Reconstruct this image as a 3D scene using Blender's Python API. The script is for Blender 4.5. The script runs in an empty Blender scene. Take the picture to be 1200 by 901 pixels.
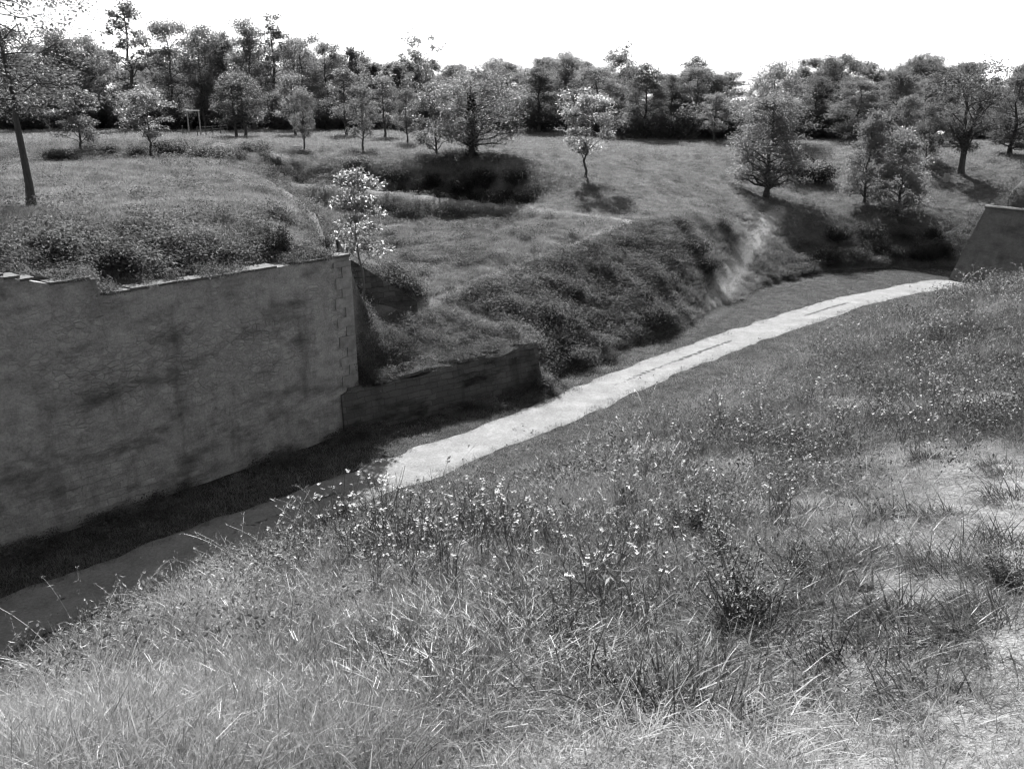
import bpy, math, random
import numpy as np
R = math.radians
rng = np.random.default_rng(7)
random.seed(7)
scene = bpy.context.scene
COL = scene.collection

# ------------------------------------------------------------------ camera geometry (photo pixels -> world)
EYE = 12.0
F = 1039.0
PITCH = R(17.4)
CT, ST = math.cos(PITCH), math.sin(PITCH)

def ray(u, v):
    a = u - 600.0; b = 450.5 - v
    return a, F * CT + b * ST, -F * ST + b * CT

def at_depth(u, v, Y):
    dx, dy, dz = ray(u, v)
    k = Y / dy
    return dx * k, Y, EYE + dz * k

def at_height(u, v, z):
    dx, dy, dz = ray(u, v)
    k = (z - EYE) / dz
    return dx * k, dy * k, z

def px_per_m(Y, z=8.0):
    return F / (Y * CT + (EYE - z) * ST)

# ------------------------------------------------------------------ helpers
def tag(o, label=None, cat=None, group=None, kind=None):
    if label: o['label'] = label
    if cat: o['category'] = cat
    if group: o['group'] = group
    if kind: o['kind'] = kind
    return o

def mesh_np(name, verts, faces, mats=(), smooth=False, attrs=None, midx=None):
    """faces: an (N,k) int array or list of such arrays with different k"""
    if not isinstance(faces, (list, tuple)): faces = [faces]
    faces = [np.asarray(f, dtype=np.int32) for f in faces if len(f)]
    me = bpy.data.meshes.new(name)
    verts = np.asarray(verts, dtype=np.float32)
    me.vertices.add(len(verts)); me.vertices.foreach_set('co', verts.ravel())
    loops = np.concatenate([f.ravel() for f in faces])
    tot = np.concatenate([np.full(len(f), f.shape[1], dtype=np.int32) for f in faces])
    start = np.concatenate([[0], np.cumsum(tot)[:-1]]).astype(np.int32)
    me.loops.add(len(loops)); me.loops.foreach_set('vertex_index', loops)
    me.polygons.add(len(tot))
    me.polygons.foreach_set('loop_start', start)
    me.polygons.foreach_set('loop_total', tot)
    if midx is not None: me.polygons.foreach_set('material_index', np.asarray(midx, dtype=np.int32))
    me.polygons.foreach_set('use_smooth', np.full(len(tot), smooth, dtype=bool))
    for m in mats: me.materials.append(m)
    for k, a in (attrs or {}).items():
        at = me.attributes.new(k, 'FLOAT', 'POINT')
        at.data.foreach_set('value', np.asarray(a, dtype=np.float32))
    me.update(calc_edges=True)
    return me

def link(name, me, parent=None, loc=(0, 0, 0), rz=0, scale=None):
    o = bpy.data.objects.new(name, me)
    COL.objects.link(o)
    o.location = loc; o.rotation_euler = (0, 0, rz)
    if scale is not None: o.scale = scale if hasattr(scale, '__len__') else (scale,) * 3
    if parent is not None: o.parent = parent
    return o

def empty(name, loc, rz=0, scale=None):
    o = bpy.data.objects.new(name, None)
    COL.objects.link(o); o.empty_display_size = .3
    o.location = loc; o.rotation_euler = (0, 0, rz)
    if scale is not None: o.scale = scale if hasattr(scale, '__len__') else (scale,) * 3
    return o

class MB:
    """collects polygons of any size"""
    def __init__(s): s.v = []; s.f = {}
    def poly(s, pts):
        n = len(s.v); s.v.extend(pts)
        s.f.setdefault(len(pts), []).append(list(range(n, n + len(pts))))
    def quads(s, V, Fq):
        n = len(s.v); s.v.extend([tuple(p) for p in V])
        for q in Fq: s.f.setdefault(len(q), []).append([i + n for i in q])
    def box(s, c, size, rz=0, jitter=0):
        hx, hy, hz = size[0] / 2, size[1] / 2, size[2] / 2
        V = []
        ca, sa = math.cos(rz), math.sin(rz)
        for z in (-hz, hz):
            for x, y in ((-hx, -hy), (hx, -hy), (hx, hy), (-hx, hy)):
                x += random.uniform(-jitter, jitter); y += random.uniform(-jitter, jitter); zz = z + random.uniform(-jitter, jitter)
                V.append((c[0] + x * ca - y * sa, c[1] + x * sa + y * ca, c[2] + zz))
        s.quads(V, [(0, 3, 2, 1), (4, 5, 6, 7), (0, 1, 5, 4), (1, 2, 6, 5), (2, 3, 7, 6), (3, 0, 4, 7)])
    def tube(s, pts, rad, sides=8, cap=True):
        pts = np.asarray(pts, float); n = len(s.v)
        T = np.gradient(pts, axis=0)
        T /= np.linalg.norm(T, axis=1)[:, None] + 1e-9
        ref = np.array([0.31, 0.11, 0.94]) if abs(T[0][2]) < .8 else np.array([1., .1, 0])
        for i, p in enumerate(pts):
            a = np.cross(T[i], ref); a /= np.linalg.norm(a) + 1e-9
            b = np.cross(T[i], a)
            for k in range(sides):
                th = 2 * math.pi * k / sides
                q = p + rad[i] * (math.cos(th) * a + math.sin(th) * b)
                s.v.append(tuple(q))
        for i in range(len(pts) - 1):
            for k in range(sides):
                k2 = (k + 1) % sides
                s.f.setdefault(4, []).append([n + i * sides + k, n + i * sides + k2, n + (i + 1) * sides + k2, n + (i + 1) * sides + k])
        if cap and sides > 2:
            s.f.setdefault(sides, []).append([n + (len(pts) - 1) * sides + k for k in range(sides)])
    def mesh(s, name, mats, smooth=False, attrs=None):
        return mesh_np(name, s.v, [np.array(x) for x in s.f.values()], mats, smooth, attrs)

# ------------------------------------------------------------------ numpy noise
def _hash(ix, iy, seed):
    h = (ix.astype(np.int64) * 374761393 + iy.astype(np.int64) * 668265263 + seed * 974634777) & 0x7fffffff
    h = ((h ^ (h >> 13)) * 1274126177) & 0x7fffffff
    h = (h ^ (h >> 16)) & 0xffffff
    return h / float(0xffffff)

def vnoise(x, y, seed=0):
    x = np.asarray(x, float); y = np.asarray(y, float)
    ix = np.floor(x); iy = np.floor(y); fx = x - ix; fy = y - iy
    fx = fx * fx * (3 - 2 * fx); fy = fy * fy * (3 - 2 * fy)
    a = _hash(ix, iy, seed); b = _hash(ix + 1, iy, seed); c = _hash(ix, iy + 1, seed); d = _hash(ix + 1, iy + 1, seed)
    return (a + (b - a) * fx) * (1 - fy) + (c + (d - c) * fx) * fy

def fbm(x, y, scale, seed=0, octv=4):
    s = 0; a = .5; n = 0
    for i in range(octv):
        s = s + a * vnoise(x / scale + 17.3 * i, y / scale - 9.1 * i, seed + i); n += a
        a *= .5; scale = scale * .5
    return s / n

def sstep(a, b, x):
    t = np.clip((np.asarray(x, float) - a) / (b - a), 0, 1)
    return t * t * (3 - 2 * t)

def seg_dist(x, y, pts):
    """distance to a polyline"""
    best = np.full(np.shape(x), 1e9)
    for (x0, y0), (x1, y1) in zip(pts[:-1], pts[1:]):
        dx, dy = x1 - x0, y1 - y0
        t = np.clip(((x - x0) * dx + (y - y0) * dy) / (dx * dx + dy * dy), 0, 1)
        best = np.minimum(best, np.hypot(x - x0 - t * dx, y - y0 - t * dy))
    return best

class RBF:
    def __init__(s, P, c, fold=None, ease=.02):
        P = np.asarray(P, float); s.p = P[:, :2]; s.c = c; s.fold = fold
        s.pw = fold(s.p[:, 0], s.p[:, 1]) if fold else np.zeros(len(P))
        d = np.hypot(s.p[:, None, 0] - s.p[None, :, 0], s.p[:, None, 1] - s.p[None, :, 1])
        d = np.hypot(d, s.pw[:, None] - s.pw[None, :])
        A = np.sqrt(d * d + c * c)
        n = len(P)
        M = np.zeros((n + 3, n + 3)); M[:n, :n] = A + np.eye(n) * -ease
        M[:n, n] = 1; M[:n, n + 1:] = s.p; M[n, :n] = 1; M[n + 1:, :n] = s.p.T
        s.w = np.linalg.solve(M, np.concatenate([P[:, 2], [0, 0, 0]]))
    def __call__(s, x, y):
        sh = np.shape(x); x = np.ravel(x); y = np.ravel(y)
        out = np.zeros(len(x))
        for i in range(0, len(x), 20000):
            xx = x[i:i + 20000]; yy = y[i:i + 20000]
            d2 = (xx[:, None] - s.p[None, :, 0]) ** 2 + (yy[:, None] - s.p[None, :, 1]) ** 2
            if s.fold: d2 = d2 + (s.fold(xx, yy)[:, None] - s.pw[None, :]) ** 2
            out[i:i + 20000] = np.sqrt(d2 + s.c ** 2) @ s.w[:len(s.p)] + s.w[-3] + s.w[-2] * xx + s.w[-1] * yy
        return out.reshape(sh)

# ------------------------------------------------------------------ the land
W_LEFT = np.array(at_height(0, 650, 0)[:2])            # on the foot of the great wall
W_ON = np.array(at_height(400, 510, 0)[:2])
WDIR = (W_ON - W_LEFT) / np.linalg.norm(W_ON - W_LEFT)
W_CORNER = W_ON + WDIR * .95
W_FAR = W_CORNER - WDIR * 34.0
WIN = np.array([-WDIR[1], WDIR[0]])                    # into the bastion
L_START = W_ON + WDIR * .05 - WIN * .22
L_END = np.array(at_height(634, 455, 0)[:2])
LDIR = (L_END - L_START) / np.linalg.norm(L_END - L_START)
LIN = np.array([-LDIR[1], LDIR[0]])
B_CORNER = np.array([31.5, 63.4])                      # the bastion at the right, foot of its corner
BD1 = np.array([.5, -.866])                            # its face towards the ditch
BD2 = np.array([.80, .60])
BIN = np.array([.866, .5])

def P(u, v, Y): return at_depth(u, v, Y)
def line3(pts, step=1.6):
    """points every STEP metres along a line of (u, v, Y) marks"""
    W = [np.array(P(*p)) for p in pts]; out = []
    for a, b in zip(W[:-1], W[1:]):
        k = max(1, int(np.linalg.norm(b - a) / step))
        out += [tuple(a + (b - a) * i / k) for i in range(k)]
    return out + [tuple(W[-1])]
CREST_L = [(428, 374, 36.9), (480, 362, 39.6), (530, 345, 42.8), (570, 326, 46), (620, 305, 49.6), (700, 275, 57), (740, 262, 61.5), (800, 254, 66)]
RIDGE_L = [(345, 214, 76), (430, 222, 74), (500, 229, 72.5), (600, 242, 69.5), (680, 251, 66), (740, 259, 62.5)]
RFOOT_L = [(365, 240, 74.2), (430, 246, 72.4), (500, 250, 71), (560, 256, 69.4), (620, 257, 67.6)]
HCREST_L = [(370, 203, 81), (430, 201, 80), (500, 198, 79.5), (560, 190, 79.5), (600, 203, 77), (640, 227, 73)]
TRACK_L = [(914, 244, 77), (900, 256, 73), (885, 280, 68), (868, 302, 63.6), (854, 328, 58.8), (842, 350, 55), (834, 370, 52.4)]
far_pts = [
    # plateau of the near bastion
    (*(W_CORNER + WIN * 1.2 - WDIR * .8), 6.75), (*(W_CORNER + WIN * 1.2 - WDIR * 5), 6.8), (*(W_CORNER + WIN * 1.2 - WDIR * 9), 7.0), (*(W_CORNER + WIN * 1.2 - WDIR * 10.3), 7.45), (*(W_CORNER + WIN * 1.2 - WDIR * 12.5), 7.9),
    (*(W_CORNER + WIN * 1.2 - WDIR * 16), 8.2), (*(W_CORNER + WIN * 1.2 - WDIR * 24), 8.2), (*(W_FAR + WIN * 1.2), 8.2),
    P(200, 252, 34), P(100, 252, 33), P(300, 257, 35.0), P(0, 252, 32), P(400, 284, 34.0), P(370, 251, 38.6), P(340, 226, 46.6), P(320, 214, 52),
    P(37, 245, 36.3), P(0, 198, 57), P(100, 197, 60), P(200, 193, 63), P(250, 191, 64), P(300, 195, 62), P(150, 220, 44), P(250, 222, 44), P(280, 203, 54),
    (-40, 30, 8), (-42, 60, 8.3), (-62, 100, 8.5), (-30, 5, 8), (-45, -10, 8),
    # foot of its right flank
    (-5.6, 40.0, 4.7), (-7.6, 46.5, 4.15), (-10.2, 52.5, 4.2), (-12.6, 58, 4.2), (-15, 65, 4.2),
    # sunken line behind the plateau
    (-40, 66, 6.9), (-30, 67, 6.9), (-22, 69, 6.9), (-36, 74, 7.0), (-26, 74, 7.0), (-19, 71, 7.0),
    P(100, 181, 80), P(200, 173, 86), P(0, 176, 84), P(300, 179, 80), P(300, 166, 98),
    # meadow
    P(400, 166, 105), P(400, 187, 89), P(340, 188, 87), P(640, 161, 122), P(640, 179, 97), P(720, 180, 98), (-90, 150, 8.7), (-50, 150, 8.6), (0, 150, 8.6), (40, 150, 8.4), (-90, 110, 8.6),
    (-50, 115, 8.6), (60, 120, 7.8), (90, 150, 7.8), (80, 95, 7.7), (60, 92, 7.5), (110, 120, 7.7),
    # mound behind the low wall, its crest and its face
    *line3(CREST_L),
    P(530, 400, 37.6), P(470, 418, 35.0), P(450, 393, 35.8), P(580, 388, 39.4), P(610, 391, 39.0),
    (*(L_START + LIN * 1.2 + LDIR * 1.5), 2.0), (*(L_START + LIN * 1.2 + LDIR * 5), 2.05), (*(L_END + LIN * 1.2 - LDIR * .8), 2.15),
    (-4.2, 38.4, 3.2),
    P(650, 380, 43), P(600, 345, 44.6), P(700, 330, 50), P(760, 320, 54), P(780, 369, 49.4), P(700, 399, 44.3), P(740, 300, 56), P(660, 330, 49), P(800, 290, 59),
    (*(L_END + LDIR * .9 + LIN * .5), 0.0), (*(L_END + LDIR * 1.8 + LIN * 1.6), 0.5),
    # toe of the far bank, and the floor in front of it
    P(720, 425, 41.8), P(830, 368, 52.5), P(930, 325, 64.5), P(1000, 318, 66.8), P(1060, 316, 67.8), P(1110, 315, 68), P(880, 345, 58.5), P(780, 395, 46.8),
    (4.4, 38.5, -1), (8.2, 42, -1.3), (14, 49, -1.5), (21, 58, -1.5), (28, 62, -1.5), (32, 66, -1),
    # sunken lawn
    P(480, 332, 43), P(560, 301, 50), P(520, 281, 56.5), P(640, 277, 58), P(470, 266, 62), P(450, 302, 49.5), P(600, 263, 63.5), P(540, 268, 61), P(680, 263, 62.3),
    # ridge, its foot, and the hollow behind it
    *line3(RIDGE_L), *line3(RFOOT_L),
    *[(x, y + 2.5, 3.8) for x, y, z in line3(RIDGE_L[1:4], 3)], *[(x, y - 1.5, 4.0) for x, y, z in line3(HCREST_L[:5], 3)], *line3(HCREST_L),
    P(500, 190, 86), P(430, 191, 86), P(570, 184, 88), P(640, 196, 84),
    # grass slope right of the hollow
    P(685, 208, 76), P(730, 252, 66), P(850, 237, 76), P(800, 231, 77), P(800, 201, 86), P(800, 181, 99), P(720, 200, 84), P(760, 215, 79),
    P(900, 201, 91), P(900, 179, 99), P(1000, 183, 96), P(1000, 206, 89), P(1100, 191, 87), P(1100, 223, 81), P(1180, 190, 87),
    P(897, 231, 81), P(1040, 241, 77), P(1150, 236, 77), P(1100, 251, 75), P(960, 232, 81.5),
    # track down the bank, mounds beside it
    *line3(TRACK_L, 2.5), P(845, 264, 66), P(836, 300, 60.4), P(870, 262, 71), P(905, 305, 66), P(925, 278, 71), P(945, 266, 74), P(955, 300, 69), P(890, 328, 61.8),
    P(1050, 266, 73.6), P(1050, 251, 76), P(812, 312, 57), P(990, 262, 75), P(1100, 275, 72.6),
]
FLANK = np.array([-.30, .954])
def fold(x, y):
    """the bastion's flank cuts the land: nothing is smoothed across it near the corner"""
    a = (x - W_CORNER[0]) * FLANK[0] + (y - W_CORNER[1]) * FLANK[1]
    side_ = (x - W_CORNER[0] + .45) * -FLANK[1] + (y - W_CORNER[1]) * FLANK[0]
    return 7.0 * sstep(-.2, .2, side_) * (1 - sstep(9, 17, a))
LAND = RBF(far_pts, .35, fold, .06)

crest_px = [(0, 862, 9.45), (160, 765, 9.18), (330, 668, 8.9), (400, 645, 8.8), (560, 604, 8.5), (690, 554, 8.4), (760, 514, 8.35), (880, 464, 8.25), (1000, 402, 8.2), (1100, 356, 8.15), (1200, 330, 8.05)]
near_pts = []
ND = np.array([-.7071, .7071])
crest_xy = []
for (u, v, z) in crest_px:
    x, y, _ = at_height(u, v, z)
    crest_xy.append((x, y))
    near_pts.append((x, y, z))
    for d, dz in ((1.5, -.85), (4, -2.9), (9, -6.9), (14, -10.9)):
        near_pts.append((x + ND[0] * d, y + ND[1] * d, z + dz))
for x0, y0, z0 in ((-6, .2, 9.9), (-14, -8, 9.9)):
    crest_xy.insert(0, (x0, y0))
    near_pts.append((x0, y0, z0))
    for d, dz in ((1.5, -.85), (4, -2.9), (9, -6.9), (14, -10.9)):
        near_pts.append((x0 + ND[0] * d, y0 + ND[1] * d, z0 + dz))
near_pts += [(0, 0, 10.5), (-1.2, 1.9, 10.33), (0, 1.9, 10.38), (1.3, 1.9, 10.42), (0, -3, 10.6), (-6, -6, 10.5), (8, -6, 10.8), (0, -20, 10.6), (20, -10, 10.8),
             at_height(900, 700, 9.95), at_height(1100, 600, 9.68), at_height(1150, 440, 8.8), at_height(700, 700, 9.75), at_height(300, 800, 9.75), at_height(1200, 700, 10.1),
             at_height(900, 560, 9.15), at_height(1040, 500, 9.05), at_height(700, 600, 9.2), at_height(500, 680, 9.4), at_height(1200, 520, 9.5),
             (9, 8, 9.9), (16, 8, 10), (24, 18, 9.2), (14, 18, 8.7), (22, 28, 8), (30, 30, 6), (34, 20, 9), (26, 36, 3), (20, 34, 2), (36, 38, -1), (40, 30, 1), (28, 44, -2), (46, 20, 4), (44, 32, -2)]
NEAR = RBF(near_pts, .8)

def side(p, a, d, n):
    return (p[0] - a[0]) * n[0] + (p[1] - a[1]) * n[1]

def land_z(x, y, rough=True):
    x = np.asarray(x, float); y = np.asarray(y, float)
    r = np.hypot(x, y)
    # far side, held level beyond the last measured strip
    k = np.minimum(1, 165 / np.maximum(r, 1e-6))
    far = LAND(x * k, y * k)
    far = np.where(r > 165, far + (8.3 - far) * sstep(165, 260, r), far)
    bank = fbm(x, y, 2.6, 11, 4) - .5
    lvl = np.clip(far, 0, 3) / 3
    if rough: far = far + bank * (.55 - .42 * sstep(3.2, 4.4, far)) * sstep(.05, .8, far) * (1 - sstep(70, 110, r))
    dmain = (x - W_CORNER[0]) * WIN[0] + (y - W_CORNER[1]) * WIN[1]
    amain = (x - W_CORNER[0]) * WDIR[0] + (y - W_CORNER[1]) * WDIR[1]
    dlow = (x - L_START[0]) * LIN[0] + (y - L_START[1]) * LIN[1]
    alow = (x - L_START[0]) * LDIR[0] + (y - L_START[1]) * LDIR[1]
    llen = np.linalg.norm(L_END - L_START)
    front = ((amain < 0) & (dmain < .5)) | ((amain >= -1.2) & (alow < llen - .4) & (dlow < .45))
    far = np.where(front, 0, far)
    n = (-x + y) * .7071
    t = (x + y) * .7071
    far = np.where((n < 24.0) & (t < 40), 0, far)
    near = NEAR(x, y) + (fbm(x, y, 1.1, 5, 4) - .5) * .22
    near = np.where(n > 22, 0, near)
    near = np.where((t > 58) | (y > 50), 0, near)
    z = np.maximum(np.maximum(far, near), 0)
    # bastion at the right
    d1 = (x - B_CORNER[0]) * BIN[0] + (y - B_CORNER[1]) * BIN[1]
    nb2 = np.array([BD2[1], -BD2[0]])
    d2 = (x - B_CORNER[0]) * nb2[0] + (y - B_CORNER[1]) * nb2[1]
    db = np.minimum(d1, d2)
    zb = 5.25 + np.minimum(np.maximum(db - 1.5, 0) * 1.6, 3.2) + (fbm(x, y, 1.5, 23) - .5) * .3
    z = np.where((db > 1.45) & (r < 200), zb, z)
    z = z + (fbm(x, y, .9, 3, 3) - .5) * .06
    return z

def gz(x, y): return float(land_z(np.array([x]), np.array([y]))[0])

PATH_PX = [(-260, 860), (-120, 795), (0, 733), (150, 672), (330, 603), (480, 548), (640, 487), (770, 432), (880, 392), (980, 359), (1040, 344), (1085, 336), (1125, 333)]
PATH = [np.array(at_height(u, v, 0)[:2]) for u, v in PATH_PX]
_d = PATH[0] - PATH[1]; PATH.insert(0, PATH[0] + _d / np.linalg.norm(_d) * 25)
PATH.append(np.array([36.4, 56.5])); PATH.append(np.array([41, 49])); PATH.append(np.array([48, 38]))
TRACK = [at_depth(*a)[:2] for a in TRACK_L]
CREST_TRAIL = [at_depth(*a)[:2] for a in CREST_L]
RIDGE_TRAIL = [at_depth(*a)[:2] for a in RIDGE_L]
PLAT_TRAIL = [at_depth(*a)[:2] for a in ((405, 288, 33.5), (370, 252, 38.6), (340, 227, 46.6), (310, 210, 53))]

def catmull(pts, n):
    pts = [np.asarray(p, float) for p in pts]
    out = []
    ext = [2 * pts[0] - pts[1]] + pts + [2 * pts[-1] - pts[-2]]
    for i in range(len(pts) - 1):
        p0, p1, p2, p3 = ext[i:i + 4]
        for t in np.linspace(0, 1, n, endpoint=False):
            out.append(.5 * (2 * p1 + (p2 - p0) * t + (2 * p0 - 5 * p1 + 4 * p2 - p3) * t * t + (3 * p1 - p0 - 3 * p2 + p3) * t ** 3))
    out.append(pts[-1])
    return np.array(out)
PATHC = catmull(PATH, 24)
PATH_LINE = [tuple(p) for p in PATHC[::4]]

# dry trodden ground on the near bank (right foreground) and bare patches
def dryness(x, y):
    p = at_height(1150, 740, 10.0); q = at_height(1190, 640, 9.8); s = at_height(880, 895, 10.3)
    line = [(s[0] - .1, s[1] - .3), (p[0], p[1]), (q[0], q[1]), (q[0] + 1.0, q[1] + 1.2)]
    d = seg_dist(x, y, line)
    w = .25 + 1.5 * fbm(x, y, .9, 61)
    dry = 1 - sstep(w * .3, w * 1.25, d)
    for (u, v, z, rr) in ((770, 520, 8.6, .55), (735, 545, 8.75, .35), (1000, 470, 8.75, .45), (880, 610, 9.3, .28), (1080, 540, 9.3, .8), (1150, 560, 9.5, .8), (1120, 480, 9.0, .8), (960, 620, 9.4, .5), (860, 540, 9.0, .5), (700, 830, 10.1, .3), (1060, 660, 9.7, .4)):
        c = at_height(u, v, z)
        dd = np.hypot(x - c[0], y - c[1]) / (rr * (.4 + 1.2 * fbm(x, y, .45, 71)))
        dry = np.maximum(dry, .8 * (1 - sstep(.4, 1.2, dd)))
    return dry

# ------------------------------------------------------------------ materials (black and white photograph: all greys)
def newmat(name):
    m = bpy.data.materials.new(name); m.use_nodes = True
    nt = m.node_tree; nt.nodes.clear()
    return m, nt, nt.nodes, nt.links

def g(v): return (v, v, v, 1)

def ramp(nd, stops):
    r = nd.new('ShaderNodeValToRGB')
    e = r.color_ramp.elements
    while len(e) < len(stops): e.new(.5)
    for el, (p, v) in zip(e, stops): el.position = p; el.color = g(v)
    return r

def noise(nd, lk, vec, scale, detail=6, rough=.6, dist=0):
    n = nd.new('ShaderNodeTexNoise'); n.inputs['Scale'].default_value = scale
    n.inputs['Detail'].default_value = detail; n.inputs['Roughness'].default_value = rough; n.inputs['Distortion'].default_value = dist
    if vec is not None: lk.new(vec, n.inputs['Vector'])
    return n

def math_node(nd, lk, op, a, b=None, clamp=False):
    m = nd.new('ShaderNodeMath'); m.operation = op; m.use_clamp = clamp
    for i, s in enumerate((a, b)):
        if s is None: continue
        if isinstance(s, (int, float)): m.inputs[i].default_value = s
        else: lk.new(s, m.inputs[i])
    return m.outputs[0]

def mixrgb(nd, lk, fac, a, b, mode='MIX'):
    m = nd.new('ShaderNodeMix'); m.data_type = 'RGBA'; m.blend_type = mode
    for s, k in ((fac, 0), (a, 6), (b, 7)):
        if isinstance(s, (int, float)): m.inputs[k].default_value = s if k == 0 else g(s)
        else: lk.new(s, m.inputs[k])
    return m.outputs[2]

def leaf_mat(name, dark, light, trans=.45, rough=.42, spec=.35, vary=1.2, attr=None, nscale=1.1, soft=0.0, isle=.45):
    """thin leaves or blades: diffuse + light coming through + a weak sheen"""
    m, nt, nd, lk = newmat(name)
    out = nd.new('ShaderNodeOutputMaterial')
    geo = nd.new('ShaderNodeNewGeometry')
    oi = nd.new('ShaderNodeObjectInfo')
    n1 = noise(nd, lk, geo.outputs['Position'], nscale, 3)
    if attr == 'inst':
        a = nd.new('ShaderNodeAttribute'); a.attribute_type = 'INSTANCER'; a.attribute_name = 'tone'
        base = a.outputs['Fac']
    else:
        base = oi.outputs['Random']
    isl = geo.outputs['Random Per Island']
    s = math_node(nd, lk, 'MULTIPLY', base, .4)
    s = math_node(nd, lk, 'ADD', s, math_node(nd, lk, 'MULTIPLY', isl, isle))
    s = math_node(nd, lk, 'ADD', s, math_node(nd, lk, 'MULTIPLY', math_node(nd, lk, 'SUBTRACT', n1.outputs['Fac'], .5), vary))
    rp = ramp(nd, [(.05, dark), (.5, (dark * .5 + light * .5)), (.95, light)])
    lk.new(s, rp.inputs['Fac'])
    p = nd.new('ShaderNodeBsdfPrincipled')
    lk.new(rp.outputs['Color'], p.inputs['Base Color'])
    p.inputs['Roughness'].default_value = rough
    p.inputs['Specular IOR Level'].default_value = spec
    t = nd.new('ShaderNodeBsdfTranslucent')
    lk.new(rp.outputs['Color'], t.inputs['Color'])
    if soft:
        # a leaf is curved and never quite flat: its shading leans towards the sky
        vm = nd.new('ShaderNodeMix'); vm.data_type = 'VECTOR'; vm.inputs[0].default_value = soft
        lk.new(geo.outputs['Normal'], vm.inputs[4]); vm.inputs[5].default_value = (0, 0, 1)
        vn = nd.new('ShaderNodeVectorMath'); vn.operation = 'NORMALIZE'; lk.new(vm.outputs[1], vn.inputs[0])
        lk.new(vn.outputs[0], p.inputs['Normal'])
    mx = nd.new('ShaderNodeMixShader'); mx.inputs[0].default_value = trans
    lk.new(p.outputs[0], mx.inputs[1]); lk.new(t.outputs[0], mx.inputs[2])
    lk.new(mx.outputs[0], out.inputs['Surface'])
    return m

def bark_mat(name, a, b):
    m, nt, nd, lk = newmat(name)
    out = nd.new('ShaderNodeOutputMaterial'); p = nd.new('ShaderNodeBsdfPrincipled')
    tc = nd.new('ShaderNodeTexCoord')
    mp = nd.new('ShaderNodeMapping'); mp.inputs['Scale'].default_value = (9, 9, 1.6)
    lk.new(tc.outputs['Object'], mp.inputs[0])
    n = noise(nd, lk, mp.outputs[0], 1.4, 8, .7)
    rp = ramp(nd, [(.3, a), (.7, b)]); lk.new(n.outputs['Fac'], rp.inputs[0])
    lk.new(rp.outputs[0], p.inputs['Base Color']); p.inputs['Roughness'].default_value = .95
    bp = nd.new('ShaderNodeBump'); bp.inputs['Strength'].default_value = .7; bp.inputs['Distance'].default_value = .04
    lk.new(n.outputs['Fac'], bp.inputs['Height']); lk.new(bp.outputs[0], p.inputs['Normal'])
    lk.new(p.outputs[0], out.inputs[0])
    return m

def ground_mat():
    m, nt, nd, lk = newmat('turf_soil')
    out = nd.new('ShaderNodeOutputMaterial'); p = nd.new('ShaderNodeBsdfPrincipled')
    geo = nd.new('ShaderNodeNewGeometry'); pos = geo.outputs['Position']
    big = noise(nd, lk, pos, .16, 5, .6)
    mid = noise(nd, lk, pos, 1.3, 6, .7)
    fine = noise(nd, lk, pos, 9, 6, .75)
    tiny = noise(nd, lk, pos, 55, 4, .7)
    s = math_node(nd, lk, 'ADD', math_node(nd, lk, 'MULTIPLY', big.outputs[0], .25), math_node(nd, lk, 'MULTIPLY', mid.outputs[0], .35))
    s = math_node(nd, lk, 'ADD', s, math_node(nd, lk, 'MULTIPLY', fine.outputs[0], .4))
    rp = ramp(nd, [(.36, .05), (.5, .11), (.64, .2)]); lk.new(s, rp.inputs[0])
    aw = nd.new('ShaderNodeAttribute'); aw.attribute_name = 'wear'
    ad = nd.new('ShaderNodeAttribute'); ad.attribute_name = 'dark_soil'
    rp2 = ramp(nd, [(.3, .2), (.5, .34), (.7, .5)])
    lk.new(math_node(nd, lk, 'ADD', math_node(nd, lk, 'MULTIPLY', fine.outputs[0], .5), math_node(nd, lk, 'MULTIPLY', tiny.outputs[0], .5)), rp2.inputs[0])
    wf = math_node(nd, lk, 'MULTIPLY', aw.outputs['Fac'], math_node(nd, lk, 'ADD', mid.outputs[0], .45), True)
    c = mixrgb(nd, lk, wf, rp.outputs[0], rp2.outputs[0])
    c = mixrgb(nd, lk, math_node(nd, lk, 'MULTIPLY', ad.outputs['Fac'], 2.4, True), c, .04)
    lk.new(c, p.inputs['Base Color'])
    p.inputs['Roughness'].default_value = 1; p.inputs['Specular IOR Level'].default_value = .05
    bp = nd.new('ShaderNodeBump'); bp.inputs['Strength'].default_value = 1; bp.inputs['Distance'].default_value = .12
    lk.new(math_node(nd, lk, 'ADD', fine.outputs[0], math_node(nd, lk, 'MULTIPLY', mid.outputs[0], 1.5)), bp.inputs['Height'])
    lk.new(bp.outputs[0], p.inputs['Normal'])
    lk.new(p.outputs[0], out.inputs[0])
    return m

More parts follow.
